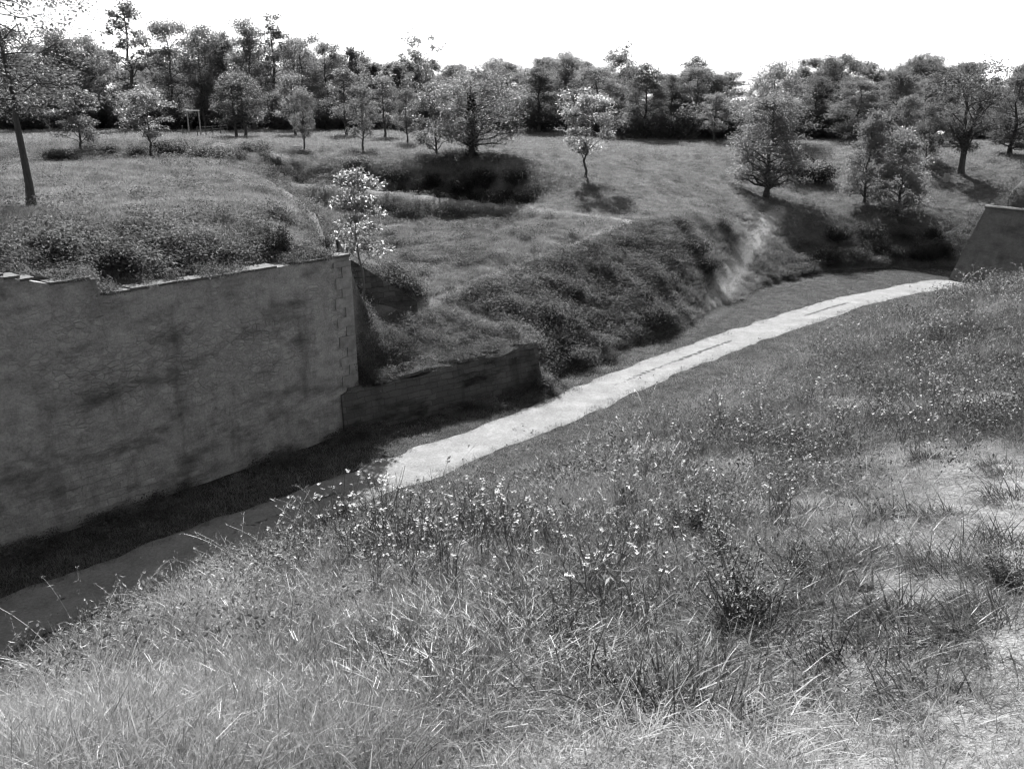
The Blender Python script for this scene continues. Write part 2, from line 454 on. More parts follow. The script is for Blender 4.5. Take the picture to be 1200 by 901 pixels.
def gravel_mat():
    m, nt, nd, lk = newmat('pale_gravel')
    out = nd.new('ShaderNodeOutputMaterial'); p = nd.new('ShaderNodeBsdfPrincipled')
    geo = nd.new('ShaderNodeNewGeometry'); pos = geo.outputs['Position']
    mid = noise(nd, lk, pos, .9, 6, .65); fine = noise(nd, lk, pos, 13, 8, .85); st = noise(nd, lk, pos, 4.0, 5, .7)
    rp = ramp(nd, [(.32, .10), (.5, .22), (.64, .34)])
    lk.new(math_node(nd, lk, 'ADD', math_node(nd, lk, 'MULTIPLY', mid.outputs[0], .35), math_node(nd, lk, 'MULTIPLY', fine.outputs[0], .65)), rp.inputs[0])
    # grass growing through along the middle of the track and at its rims
    a = nd.new('ShaderNodeAttribute'); a.attribute_name = 'grassy'
    f = math_node(nd, lk, 'ADD', a.outputs['Fac'], math_node(nd, lk, 'SUBTRACT', math_node(nd, lk, 'MULTIPLY', st.outputs[0], 1.6), 1.3))
    rf = ramp(nd, [(.42, 0), (.62, 1)]); lk.new(f, rf.inputs[0])
    c = mixrgb(nd, lk, rf.outputs[0], rp.outputs[0], .06)
    lk.new(c, p.inputs['Base Color']); p.inputs['Roughness'].default_value = 1; p.inputs['Specular IOR Level'].default_value = .15
    bp = nd.new('ShaderNodeBump'); bp.inputs['Strength'].default_value = .6; bp.inputs['Distance'].default_value = .03
    lk.new(math_node(nd, lk, 'ADD', fine.outputs[0], mid.outputs[0]), bp.inputs['Height']); lk.new(bp.outputs[0], p.inputs['Normal'])
    lk.new(p.outputs[0], out.inputs[0])
    return m

def masonry_mat(name, lo, hi, stone=(.45, .22), rubble=.6, ashlar=False, stain=1.0):
    """weathered render over rubble stone (object space: x along, z up)"""
    m, nt, nd, lk = newmat(name)
    out = nd.new('ShaderNodeOutputMaterial'); p = nd.new('ShaderNodeBsdfPrincipled')
    tc = nd.new('ShaderNodeTexCoord'); ob = tc.outputs['Object']
    sep = nd.new('ShaderNodeSeparateXYZ'); lk.new(ob, sep.inputs[0])
    cmb = nd.new('ShaderNodeCombineXYZ'); lk.new(sep.outputs[0], cmb.inputs[0]); lk.new(sep.outputs[2], cmb.inputs[1])
    flat = cmb.outputs[0]
    wob = noise(nd, lk, flat, 2.2, 3)
    wv = nd.new('ShaderNodeVectorMath'); wv.operation = 'MULTIPLY_ADD'
    lk.new(wob.outputs['Color'], wv.inputs[0]); wv.inputs[1].default_value = (.30, .18, 0); lk.new(flat, wv.inputs[2])
    big = noise(nd, lk, flat, .35, 6, .62); mid = noise(nd, lk, flat, 1.6, 7, .7); fine = noise(nd, lk, flat, 14, 6, .75)
    # irregular rubble
    mp = nd.new('ShaderNodeMapping'); mp.inputs['Scale'].default_value = (3.4, 6.2, 1); lk.new(wv.outputs[0], mp.inputs[0])
    vo = nd.new('ShaderNodeTexVoronoi'); vo.feature = 'DISTANCE_TO_EDGE'; lk.new(mp.outputs[0], vo.inputs['Vector']); vo.inputs['Scale'].default_value = 1
    vc = nd.new('ShaderNodeTexVoronoi'); lk.new(mp.outputs[0], vc.inputs['Vector']); vc.inputs['Scale'].default_value = 1
    # coursed stone
    br = nd.new('ShaderNodeTexBrick'); lk.new(wv.outputs[0], br.inputs['Vector'])
    br.inputs['Scale'].default_value = 1; br.inputs['Brick Width'].default_value = stone[0]; br.inputs['Row Height'].default_value = stone[1]
    br.inputs['Mortar Size'].default_value = .013; br.inputs['Mortar Smooth'].default_value = .4
    br.inputs['Color1'].default_value = g(.25); br.inputs['Color2'].default_value = g(.9); br.inputs['Mortar'].default_value = g(.45)
    if ashlar:
        joint = br.outputs['Fac']; cell = br.outputs['Color']
    else:
        rv = ramp(nd, [(0, 1), (.14, 0)]); lk.new(vo.outputs['Distance'], rv.inputs[0])
        low = ramp(nd, [(.28, 1), (.40, 0)])
        lk.new(math_node(nd, lk, 'ADD', math_node(nd, lk, 'MULTIPLY', sep.outputs[2], .09), math_node(nd, lk, 'MULTIPLY', big.outputs[0], .2)), low.inputs[0])
        joint = mixrgb(nd, lk, low.outputs[0], rv.outputs[0], math_node(nd, lk, 'MULTIPLY', br.outputs['Fac'], .7))
        cell = mixrgb(nd, lk, low.outputs[0], vc.outputs['Color'], br.outputs['Color'])
    bw = nd.new('ShaderNodeRGBToBW'); lk.new(cell, bw.inputs[0])
    # where the render has come away
    ex = ramp(nd, [(.44, 0), (.60, 1)])
    lk.new(math_node(nd, lk, 'ADD', math_node(nd, lk, 'MULTIPLY', big.outputs[0], .55), math_node(nd, lk, 'MULTIPLY', mid.outputs[0], .45)), ex.inputs[0])
    show = math_node(nd, lk, 'MULTIPLY', ex.outputs[0], rubble) if not ashlar else math_node(nd, lk, 'ADD', math_node(nd, lk, 'MULTIPLY', ex.outputs[0], .3), rubble)
    s = math_node(nd, lk, 'ADD', math_node(nd, lk, 'MULTIPLY', mid.outputs[0], .55), math_node(nd, lk, 'MULTIPLY', fine.outputs[0], .45))
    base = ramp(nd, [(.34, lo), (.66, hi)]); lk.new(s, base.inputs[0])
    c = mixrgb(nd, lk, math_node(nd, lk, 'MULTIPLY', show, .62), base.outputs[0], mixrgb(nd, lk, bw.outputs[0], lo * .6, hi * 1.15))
    c = mixrgb(nd, lk, math_node(nd, lk, 'MULTIPLY', math_node(nd, lk, 'MULTIPLY', joint, show), .5), c, lo * .5)
    # damp and lichen streaks, blotches
    mp2 = nd.new('ShaderNodeMapping'); mp2.inputs['Scale'].default_value = (1.0, .16, 1); lk.new(wv.outputs[0], mp2.inputs[0])
    strk = noise(nd, lk, mp2.outputs[0], 1.0, 6, .62)
    rs = ramp(nd, [(.53, 0), (.72, 1)]); lk.new(strk.outputs[0], rs.inputs[0])
    c = mixrgb(nd, lk, math_node(nd, lk, 'MULTIPLY', rs.outputs[0], .55 * stain), c, lo * .45)
    mp3 = nd.new('ShaderNodeMapping'); mp3.inputs['Scale'].default_value = (.30, .75, 1); mp3.inputs['Location'].default_value = (3.7, 1.3, 0); lk.new(wv.outputs[0], mp3.inputs[0])
    blot = noise(nd, lk, mp3.outputs[0], 1.5, 7, .66)
    rb = ramp(nd, [(.50, 0), (.68, 1)]); lk.new(blot.outputs[0], rb.inputs[0])
    c = mixrgb(nd, lk, math_node(nd, lk, 'MULTIPLY', rb.outputs[0], .72 * stain), c, lo * .34)
    lk.new(c, p.inputs['Base Color']); p.inputs['Roughness'].default_value = 1; p.inputs['Specular IOR Level'].default_value = .1
    h = math_node(nd, lk, 'SUBTRACT', math_node(nd, lk, 'ADD', math_node(nd, lk, 'MULTIPLY', fine.outputs[0], .35), mid.outputs[0]), math_node(nd, lk, 'MULTIPLY', math_node(nd, lk, 'MULTIPLY', joint, show), .55))
    bp = nd.new('ShaderNodeBump'); bp.inputs['Strength'].default_value = 1; bp.inputs['Distance'].default_value = .09
    lk.new(h, bp.inputs['Height']); lk.new(bp.outputs[0], p.inputs['Normal'])
    lk.new(p.outputs[0], out.inputs[0])
    return m

def plain_mat(name, v, rough=.8, scale=6, vary=.3):
    m, nt, nd, lk = newmat(name)
    out = nd.new('ShaderNodeOutputMaterial'); p = nd.new('ShaderNodeBsdfPrincipled')
    tc = nd.new('ShaderNodeTexCoord')
    n = noise(nd, lk, tc.outputs['Object'], scale, 5, .7)
    rp = ramp(nd, [(.3, v * (1 - vary)), (.7, v * (1 + vary * .5))]); lk.new(n.outputs[0], rp.inputs[0])
    lk.new(rp.outputs[0], p.inputs['Base Color']); p.inputs['Roughness'].default_value = rough
    bp = nd.new('ShaderNodeBump'); bp.inputs['Strength'].default_value = .3; bp.inputs['Distance'].default_value = .02
    lk.new(n.outputs[0], bp.inputs['Height']); lk.new(bp.outputs[0], p.inputs['Normal'])
    lk.new(p.outputs[0], out.inputs[0])
    return m

M = dict(
    ground=ground_mat(), gravel=gravel_mat(),
    wall=masonry_mat('weathered_render_on_rubble', .17, .52, rubble=.6),
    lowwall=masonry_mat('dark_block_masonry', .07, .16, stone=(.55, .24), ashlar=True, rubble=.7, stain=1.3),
    quoin=plain_mat('dressed_stone', .25, .95, 3, .45),
    quoin_pale=plain_mat('dressed_stone_pale', .30, .95, 3, .4),
    coping=plain_mat('coping_stone', .10, .9, 5, .4),
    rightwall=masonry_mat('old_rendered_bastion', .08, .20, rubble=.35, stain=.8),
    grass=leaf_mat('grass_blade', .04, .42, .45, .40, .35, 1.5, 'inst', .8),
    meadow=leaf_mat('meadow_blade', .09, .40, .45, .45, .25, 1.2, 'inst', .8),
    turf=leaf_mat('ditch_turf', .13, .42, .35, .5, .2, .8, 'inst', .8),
    rough=leaf_mat('rough_weed_leaf', .05, .34, .45, .55, .1, 1.3, 'inst', .9, isle=.25),
    dry=leaf_mat('dry_straw', .10, .42, .35, .45, .3, .8, 'inst', 2),
    weed=leaf_mat('weed_leaf', .035, .17, .4, .45, .3, .9, 'inst', .9),
    tuss=leaf_mat('tussock_blade', .02, .15, .4, .42, .3, .8),
    stem=leaf_mat('flower_stem', .10, .24, .3, .45, .3, .4),
    petal=leaf_mat('white_petal', .75, .85, .3, .6, .2, .1),
    leaf_dark=leaf_mat('leaf_dark', .04, .10, .38, .55, .12, .5),
    leaf_black=leaf_mat('leaf_shade', .014, .045, .15, .6, .15, .5),  # leaf tone blackened for the shade on hollow, gully and tree-shaded bushes; also ivy
    bramble=leaf_mat('bramble_leaf', .06, .26, .45, .55, .12, .9, isle=.25),
    leaf_mid=leaf_mat('leaf_mid', .10, .20, .45, .55, .14, .5, soft=.5, isle=.25),
    leaf_light=leaf_mat('leaf_light', .14, .28, .5, .5, .16, .5, soft=.5, isle=.25),
    leaf_pale=leaf_mat('leaf_pale', .2, .42, .5, .42, .3, .3, soft=.5, isle=.25),
    wood_dark=leaf_mat('wood_leaf_dark', .10, .20, .5, .6, .08, .5, None, .5, soft=.5, isle=.25), wood_mid=leaf_mat('wood_leaf_grey', .16, .32, .5, .6, .1, .5, None, .5, soft=.5, isle=.25),
    bark=bark_mat('bark_dark', .03, .09), bark_pale=bark_mat('bark_grey', .08, .18),
    wood=plain_mat('weathered_timber', .30, .8, 8, .4), post=plain_mat('old_post', .10, .9, 8, .4),
    white=plain_mat('white_paint', .75, .5, 3, .15), car=plain_mat('pale_car_paint', .14, .25, 1, .05), glass=plain_mat('dark_glass', .03, .1, 1, .1), tyre=plain_mat('tyre_rubber', .03, .9, 4, .2),
)

# ------------------------------------------------------------------ ground: one sheet on a polar grid
ang = np.concatenate([np.linspace(-180, -48, 26, endpoint=False), np.linspace(-48, 48, 561, endpoint=False), np.linspace(48, 180, 26, endpoint=False)])
ang = np.radians(ang)
rad = np.concatenate([[.25], np.geomspace(.6, 125, 430), np.geomspace(129, 2500, 36)])
A, RR = np.meshgrid(ang, rad)
gx = RR * np.sin(A); gy = RR * np.cos(A)
Z = land_z(gx, gy)
na, nr = len(ang), len(rad)
idx = np.arange(na * nr).reshape(nr, na)
q = np.stack([idx[:-1], idx[1:], np.roll(idx, -1, 1)[1:], np.roll(idx, -1, 1)[:-1]], -1).reshape(-1, 4)
xf, yf, zf = gx.ravel(), gy.ravel(), Z.ravel()
wear = np.zeros_like(xf)
for line, w, s in ((TRACK, .75, 1.4), (CREST_TRAIL, .55, .6), (RIDGE_TRAIL, .5, .6), (PLAT_TRAIL, .5, .5)):
    d = seg_dist(xf, yf, line)
    ww = w * (.6 + .8 * fbm(xf, yf, 1.2, 41))
    wear = np.maximum(wear, s * (1 - sstep(ww * .4, ww * 1.3, d)))
nearzone = (np.hypot(xf, yf) < 34) & ((-xf + yf) * .7071 < 14)
wear = np.where(nearzone, np.maximum(wear, dryness(xf, yf)), wear)
dark_soil = np.where(nearzone, .35 * (1 - wear), 0) + np.where((zf < .25) & ((-xf + yf) * .7071 > 17) & (yf < 75), .35, 0)          # mown turf of the ditch floor; soil darkened to deepen blade gaps and wall shadow
V = np.stack([xf, yf, zf], -1)
faces = [q[:, ::-1], np.array([list(idx[0])])]
ground_me = mesh_np('ground', V, faces, (M['ground'],), True, {'wear': wear, 'dark_soil': dark_soil})
ground = link('ground', ground_me); tag(ground, kind='structure')
tag(ground, 'grassy earthworks, ditch floor and meadow')

# ------------------------------------------------------------------ gravel path on the ditch floor
def ribbon(center, halfw, zoff, name, mat, across=9):
    c = np.asarray(center); T = np.gradient(c, axis=0); T /= np.linalg.norm(T, axis=1)[:, None]
    N = np.stack([-T[:, 1], T[:, 0]], -1)
    s = np.concatenate([[0], np.cumsum(np.linalg.norm(np.diff(c, axis=0), axis=1))])
    a = np.linspace(-1, 1, across)
    jl = .55 * (fbm(s, s * 0 + 3.3, .9, 81) - .5) + .35 * (fbm(s, s * 0 + 9, 4, 82) - .5)
    jr = .55 * (fbm(s, s * 0 + 13.3, .9, 83) - .5) + .35 * (fbm(s, s * 0 + 19, 4, 84) - .5)
    off = a[None, :] * halfw + np.where(a[None, :] < 0, -jl[:, None] * -a[None, :] , jr[:, None] * a[None, :])
    X = c[:, 0, None] + N[:, 0, None] * off; Yy = c[:, 1, None] + N[:, 1, None] * off
    ZZ = land_z(X, Yy) + zoff * (1 - .9 * np.abs(a[None, :]) ** 6)
    mid = np.exp(-(off / .30) ** 2); edge = np.clip((np.abs(a[None, :]) - .82) / .18, 0, 1)
    lane = sstep(.40, .62, fbm(s, s * 0 + 31, 5.5, 85, 3))[:, None]
    gr = np.maximum(mid * (.55 + .6 * lane), edge * .9)
    n0, n1 = X.shape
    ii = np.arange(n0 * n1).reshape(n0, n1)
    q = np.stack([ii[:-1, :-1], ii[:-1, 1:], ii[1:, 1:], ii[1:, :-1]], -1).reshape(-1, 4)
    return link(name, mesh_np(name, np.stack([X.ravel(), Yy.ravel(), ZZ.ravel()], -1), q[:, ::-1], (mat,), True, {'grassy': gr.ravel()}))
dense = []
for a_, b_ in zip(PATHC[:-1], PATHC[1:]):
    k = max(1, int(np.linalg.norm(b_ - a_) / .25))
    for i in range(k): dense.append(a_ + (b_ - a_) * i / k)
path = ribbon(np.array(dense), 1.22, .03, 'path', M['gravel'], 25)
tag(path, 'pale gravel path along the ditch floor', kind='structure')

# ------------------------------------------------------------------ walls (local x along the face, y into the bank, z up)
def wall_mesh(name, length, top, batter, thick, mat, x0=0, z0=-.4, step=.08, rough=.05, seed=1):
    """top: function of x giving the height; a closed body with an uneven face"""
    xs = np.arange(0, length + step * .5, step); xs[-1] = length
    nz = 96
    f = np.linspace(0, 1, nz)
    H = np.array([top(x) for x in xs])
    X = np.repeat(xs[:, None], nz, 1)
    Zz = z0 + (H[:, None] - z0) * f[None, :]
    Yb = batter * np.clip(Zz, 0, None) / max(H.max(), .1)
    Yf = Yb + rough * (fbm(X * 1.2, Zz * 1.3, .36, seed, 4) - .5) * 2 + .05 * (fbm(X, Zz, 3.5, seed + 9, 2) - .5)
    Yk = np.full_like(X, thick + batter)
    VF = np.stack([X, Yf, Zz], -1).reshape(-1, 3); VB = np.stack([X, Yk, Zz], -1).reshape(-1, 3)
    n0 = len(xs); ii = np.arange(n0 * nz).reshape(n0, nz); jj = ii + n0 * nz
    qf = np.stack([ii[:-1, :-1], ii[1:, :-1], ii[1:, 1:], ii[:-1, 1:]], -1).reshape(-1, 4)
    qb = np.stack([jj[:-1, :-1], jj[:-1, 1:], jj[1:, 1:], jj[1:, :-1]], -1).reshape(-1, 4)
    qt = np.stack([ii[:-1, -1], ii[1:, -1], jj[1:, -1], jj[:-1, -1]], -1)
    e0 = np.stack([ii[0, :-1], ii[0, 1:], jj[0, 1:], jj[0, :-1]], -1); e1 = np.stack([ii[-1, :-1], jj[-1, :-1], jj[-1, 1:], ii[-1, 1:]], -1)
    return mesh_np(name, np.concatenate([VF, VB]), np.concatenate([qf, qb, qt, e0, e1]), (mat,), False)

WL = 34.0
def main_top(x):                       # x = 0 at the far left end, WL at the corner
    s = WL - x
    if s < 9.4: return 6.74 + .015 * math.sin(x * 1.7)
    if s < 10.6: return 7.26
    return min(7.26 + (s - 10.6) * .30, 8.1)
wang = math.atan2(WDIR[1], WDIR[0])
mw = empty('bastion_wall', (W_FAR[0], W_FAR[1], 0), wang)
tag(mw, 'tall stained stone bastion wall with pale corner blocks, filling the left side', 'wall')
link('face', wall_mesh('wall_face', WL, main_top, .12, .9, M['wall'], seed=4), mw)
cp = MB(); x = 0
while x < WL - .1:
    w = min(random.uniform(.7, 1.25) if WL - x < 9.2 else random.uniform(.3, .5), WL - x); zt = main_top(x + w / 2); zt2 = main_top(x + .02)
    if abs(main_top(x + w - .05) - main_top(x + .05)) < .3 and random.random() > .10:
        cp.box((x + w / 2, .12 + .27 + random.uniform(-.015, .015), zt + .04 + random.uniform(-.008, .008)), (w - random.uniform(.004, .02), .66, .075), 0, .014)
    x += w
link('coping', cp.mesh('wall_coping', (M['coping'],)), mw)
qb = MB(); qp = MB(); z = .05; k = 0
while z < 6.5:
    h = random.uniform(.30, .44); h = min(h, 6.6 - z)
    lw = (.78 if k % 2 else .42) + random.uniform(-.06, .06)
    y0 = .12 * (z + h / 2) / 7.0
    tgt = qp if random.random() < .45 else qb
    tgt.box((WL - lw / 2 + .015, y0 + .45 - .035, z + h / 2), (lw, .96, h - .006), 0, .006)
    z += h; k += 1
link('quoin_block', qb.mesh('quoin_blocks', (M['quoin'],)), mw)
link('quoin_block', qp.mesh('quoin_blocks_pale', (M['quoin_pale'],)), mw)
# flank of the bastion running back from the corner
FL = np.array([-.30, .954])
fl = wall_mesh('flank_face', 9, lambda x: 6.6, .2, .8, M['wall'], seed=14)
fo = link('flank', fl, mw)
c_ = W_CORNER + WIN * .42 - WDIR * .03 + np.array(FL) * .9
fa = math.atan2(FL[1], FL[0])
inv = -wang
dx, dy = c_[0] - W_FAR[0], c_[1] - W_FAR[1]
fo.location = (dx * math.cos(inv) - dy * math.sin(inv), dx * math.sin(inv) + dy * math.cos(inv), 0)
fo.rotation_euler = (0, 0, fa - wang)

LL = float(np.linalg.norm(L_END - L_START))
lang = math.atan2(LDIR[1], LDIR[0])
lw_ = empty('low_wall', (L_START[0], L_START[1], 0), lang)
tag(lw_, 'low dark block wall in shadow at the foot of the grassy mound', 'wall')
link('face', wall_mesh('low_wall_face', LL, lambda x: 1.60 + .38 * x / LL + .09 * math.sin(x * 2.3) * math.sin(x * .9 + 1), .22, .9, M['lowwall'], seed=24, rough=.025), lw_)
cp = MB(); x = .3
while x < LL:
    w = min(random.uniform(.4, .8), LL - x)
    zt = 1.62 + .38 * (x + w / 2) / LL
    if random.random() < .8: cp.box((x + w / 2, .55 + random.uniform(-.03, .03), zt + .07 + random.uniform(-.015, .02)), (w - .02, .6, .12), 0, .02)
    x += w
link('coping', cp.mesh('low_wall_coping', (M['lowwall'],)), lw_)
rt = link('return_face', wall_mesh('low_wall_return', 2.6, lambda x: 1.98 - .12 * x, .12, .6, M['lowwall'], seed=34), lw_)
rt.location = (LL + .02, .15, 0); rt.rotation_euler = (0, 0, R(78))

# short retaining wall in the notch behind the corner
pa = at_depth(412, 348, 37.6); pb = at_depth(474, 342, 38.6)
d_ = np.array([pb[0] - pa[0], pb[1] - pa[1]]); nl = float(np.linalg.norm(d_)); d_ /= nl
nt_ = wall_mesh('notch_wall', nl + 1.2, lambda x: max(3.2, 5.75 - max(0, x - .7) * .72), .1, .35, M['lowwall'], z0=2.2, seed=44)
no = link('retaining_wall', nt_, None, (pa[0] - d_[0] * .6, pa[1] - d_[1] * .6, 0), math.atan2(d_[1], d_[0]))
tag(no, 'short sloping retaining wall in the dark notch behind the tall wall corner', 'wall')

# bastion at the right edge
bw_ = empty('bastion_wall', (B_CORNER[0], B_CORNER[1], 0), math.atan2(BD1[1], BD1[0]))
tag(bw_, 'dark leaning bastion wall with rounded cordon at the right edge, grass on top', 'wall')
def batter_face(name, L, H, batter, ca, cb, mat, seed):
    """sloping face, its near end cut to the slope of the neighbouring face"""
    nx, nz = 90, 30
    f = np.linspace(0, 1, nz)
    Zf = -.4 + (H + .4) * f
    Yf = batter * np.clip(Zf, 0, None) / H
    xs0 = ca * np.clip(Zf, 0, None) / H
    a = np.linspace(0, 1, nx)
    X = xs0[None, :] + (L - xs0[None, :]) * a[:, None]
    Yq = np.repeat(Yf[None, :], nx, 0) + (.03 * (fbm(X, np.repeat(Zf[None, :], nx, 0), .8, seed, 3) - .5)) * np.minimum(1, a[:, None] * 20)
    Zq = np.repeat(Zf[None, :], nx, 0)
    VF = np.stack([X, Yq, Zq], -1).reshape(-1, 3)
    VB = np.stack([X[:, :] + 1.0 * (a[:, None] < .001), Yq * 0 + batter + .5, Zq], -1).reshape(-1, 3)
    ii = np.arange(nx * nz).reshape(nx, nz); jj = ii + nx * nz
    qf = np.stack([ii[:-1, :-1], ii[1:, :-1], ii[1:, 1:], ii[:-1, 1:]], -1).reshape(-1, 4)
    qt = np.stack([ii[:-1, -1], ii[1:, -1], jj[1:, -1], jj[:-1, -1]], -1)
    return mesh_np(name, np.concatenate([VF, VB]), np.concatenate([qf, qt]), (mat,), False)
BH = 5.3
# offsets of the top corner: both faces lean in by 1.35
ang12 = math.acos(float(np.dot(BD1, BD2)))
bt = 1.35
sx = bt / math.tan(ang12 / 2) * 1.0
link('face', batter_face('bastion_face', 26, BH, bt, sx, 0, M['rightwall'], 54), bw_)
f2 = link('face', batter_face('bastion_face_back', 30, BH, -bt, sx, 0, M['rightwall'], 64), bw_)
f2.rotation_euler = (0, 0, math.atan2(BD2[1], BD2[0]) - math.atan2(BD1[1], BD1[0]))
cm = MB()
cpts = [(26, bt - .02, BH + .02), (12, bt - .02, BH + .02), (sx, bt - .02, BH + .02)]
ca2 = math.atan2(BD2[1], BD2[0]) - math.atan2(BD1[1], BD1[0])
for L2 in (12, 30):
    cpts.append((L2 * math.cos(ca2) + (bt - .02) * math.sin(ca2), L2 * math.sin(ca2) - (bt - .02) * math.cos(ca2), BH + .02))
cm.tube(cpts, [.13] * len(cpts), 10)
cd = link('cordon', cm.mesh('bastion_cordon', (M['rightwall'],), True), bw_)

# ------------------------------------------------------------------ foliage building blocks
def leaf_quads(C, size, up=.35, aspect=.55, rg=rng, fold=.25):
    """rhombus leaves around centres C (N,3), random orientation biased to face the sky"""
    n = len(C)
    nrm = rg.normal(size=(n, 3)); nrm[:, 2] = np.abs(nrm[:, 2]) + up * 1.6
    nrm /= np.linalg.norm(nrm, axis=1)[:, None]
    a = rg.normal(size=(n, 3)); a -= nrm * np.sum(a * nrm, 1)[:, None]; a /= np.linalg.norm(a, axis=1)[:, None] + 1e-9
    b = np.cross(nrm, a)
    s = size * rg.uniform(.6, 1.35, n)[:, None]
    tip = a * s * .5; sd = b * s * .5 * aspect
    V = np.stack([C - tip, C + sd + nrm * s * fold * .3, C + tip, C - sd + nrm * s * fold * .3], 1)
    return V.reshape(-1, 3), np.arange(n * 4).reshape(n, 4)

def limb(p0, p1, n, sag, wob, rg):
    t = np.linspace(0, 1, n)[:, None]
    p0 = np.asarray(p0, float); p1 = np.asarray(p1, float)
    q = p0 + (p1 - p0) * t
    q[:, 2] += sag * np.sin(np.pi * t[:, 0]) * np.linalg.norm(p1 - p0)
    w = rg.normal(size=(n, 3)) * wob * np.linalg.norm(p1 - p0); w[0] = 0
    return q + w

def make_tree(seed, H, bole, rx, rz, leaves, lsize, shape='round', nb=16, gap=.25, lean=0, trunk_r=None, wob=.012, sides=7, droop=.0, multi=1, skew=0, clump=.16, low=0.0):
    """returns (trunk MB, leaf verts, leaf faces); H total height, bole = clear stem, rx crown radius"""
    rg = np.random.default_rng(seed)
    tb = MB()
    tr = trunk_r or H * .022
    cz0 = bole; cz1 = H
    def env(h):        # crown radius at relative height
        h = np.clip(h, 0, 1)
        if shape == 'round': return np.sqrt(np.clip(1 - (2 * h - .95) ** 2 * .95, .02, 1))
        if shape == 'cone': return np.clip(1.12 * (1 - h) ** .8, .06, 1) * np.clip(h * 6 + .35, 0, 1)
        if shape == 'oval': return np.sqrt(np.clip(1 - (2 * h - .8) ** 2 * .7, .02, 1)) * (1 - .25 * h)
        if shape == 'vase': return np.clip(.35 + .9 * h, 0, 1) * np.sqrt(np.clip(1 - ((h - .55) / .47) ** 4, .03, 1))
        return np.sqrt(np.clip(1 - (2 * h - 1) ** 2, .02, 1))
    stems = []
    for s_ in range(multi):
        th = rg.uniform(0, 6.28)
        off = (0 if multi == 1 else 1) * rx * .38
        top = np.array([lean * H + off * math.cos(th), off * math.sin(th), H * (.9 if multi == 1 else rg.uniform(.72, .9))])
        tp = limb((0, 0, -.3), top, 9, 0, wob, rg)
        if multi > 1:
            tt = np.linspace(0, 1, 9)
            tp[:, :2] *= (tt[:, None] ** 1.5)
        r0 = tr * (1 if multi == 1 else .72)
        rr = r0 * (1 - np.linspace(0, 1, 9) * .86); rr[0] *= 1.45; rr[1] *= 1.06
        tb.tube(tp, rr, sides)
        stems.append((tp, rr))
    clumps = []
    gold = 2.39996
    for i in range(nb):
        f = (i + rg.uniform(.1, .9)) / nb
        hz = cz0 + (cz1 - cz0) * f
        tp, rr = stems[i % multi]
        att = np.clip(hz - rx * .35 * (1 - f * .6) - low, bole * .8, H * .85)
        k = np.clip(att / H / .9 * 8, 0, 7.99); i0 = int(k)
        base = tp[i0] + (tp[min(i0 + 1, 8)] - tp[i0]) * (k - i0)
        th = i * gold + rg.uniform(-.5, .5)
        rad_ = rx * env(f) * rg.uniform(.6, 1.06)
        end = np.array([math.cos(th) * rad_ + skew * rx + lean * hz, math.sin(th) * rad_, hz - droop * rad_ + rg.normal() * .03 * H])
        lb = limb(base, end, 6, .08, .035, rg)
        br = max(rr[min(i0, 8)] * .42, tr * .10)
        tb.tube(lb, br * np.linspace(1, .22, 6), 5, False)
        for j in range(3):
            tt = rg.uniform(.35, .95)
            kk = tt * 5; j0 = int(kk)
            p0 = lb[j0] + (lb[min(j0 + 1, 5)] - lb[j0]) * (kk - j0)
            dr = rg.normal(size=3); dr[2] = abs(dr[2]) * .5 - droop * .6
            p1 = p0 + dr / np.linalg.norm(dr) * rx * rg.uniform(.2, .45)
            sb = limb(p0, p1, 4, .05, .04, rg)
            tb.tube(sb, br * .4 * np.linspace(1, .3, 4), 4, False)
            if rg.random() > gap: clumps.append((p1, rg.uniform(.7, 1.2)))
            clumps.append((sb[2], rg.uniform(.5, .9)))
        clumps.append((end, rg.uniform(.7, 1.2)))
        clumps.append((lb[4], .7))
    C = np.array([c[0] for c in clumps]); W = np.array([c[1] for c in clumps])
    pick = rg.choice(len(C), leaves, p=W ** 2 / np.sum(W ** 2))
    d = rg.normal(size=(leaves, 3)); d *= (rg.random(leaves) ** .45 / (np.linalg.norm(d, axis=1) + 1e-9))[:, None]
    d[:, 2] *= .62
    pos = C[pick] + d * (clump * rx * 1.6 * W[pick])[:, None]
    keep = pos[:, 2] > bole * .55
    V, Fq = leaf_quads(pos[keep], lsize, rg=rg)
    return tb, V, Fq

TEMPL = {}
def template(key, leafm, barkm, **kw):
    tb, V, Fq = make_tree(**kw)
    TEMPL[key] = (tb.mesh(key + '_trunk', (M[barkm],), True), mesh_np(key + '_crown', V, Fq, (M[leafm],)), kw['H'])

def plant_tree(key, x, y, height, label, cat='tree', group=None, name='broadleaf_tree', rz=None, wide=1.0, z=None, leafm=None):
    tm, cm_, H = TEMPL[key]
    if z is None: z = gz(x, y)
    s = height / H
    e = empty(name, (x, y, z - .05), random.uniform(0, 6.28) if rz is None else rz, (s * wide, s * wide, s))
    tag(e, label, cat, group)
    link('trunk', tm, e); c = link('crown', cm_, e)
    if leafm:
        c.material_slots[0].link = 'OBJECT'; c.material_slots[0].material = M[leafm]
    return e

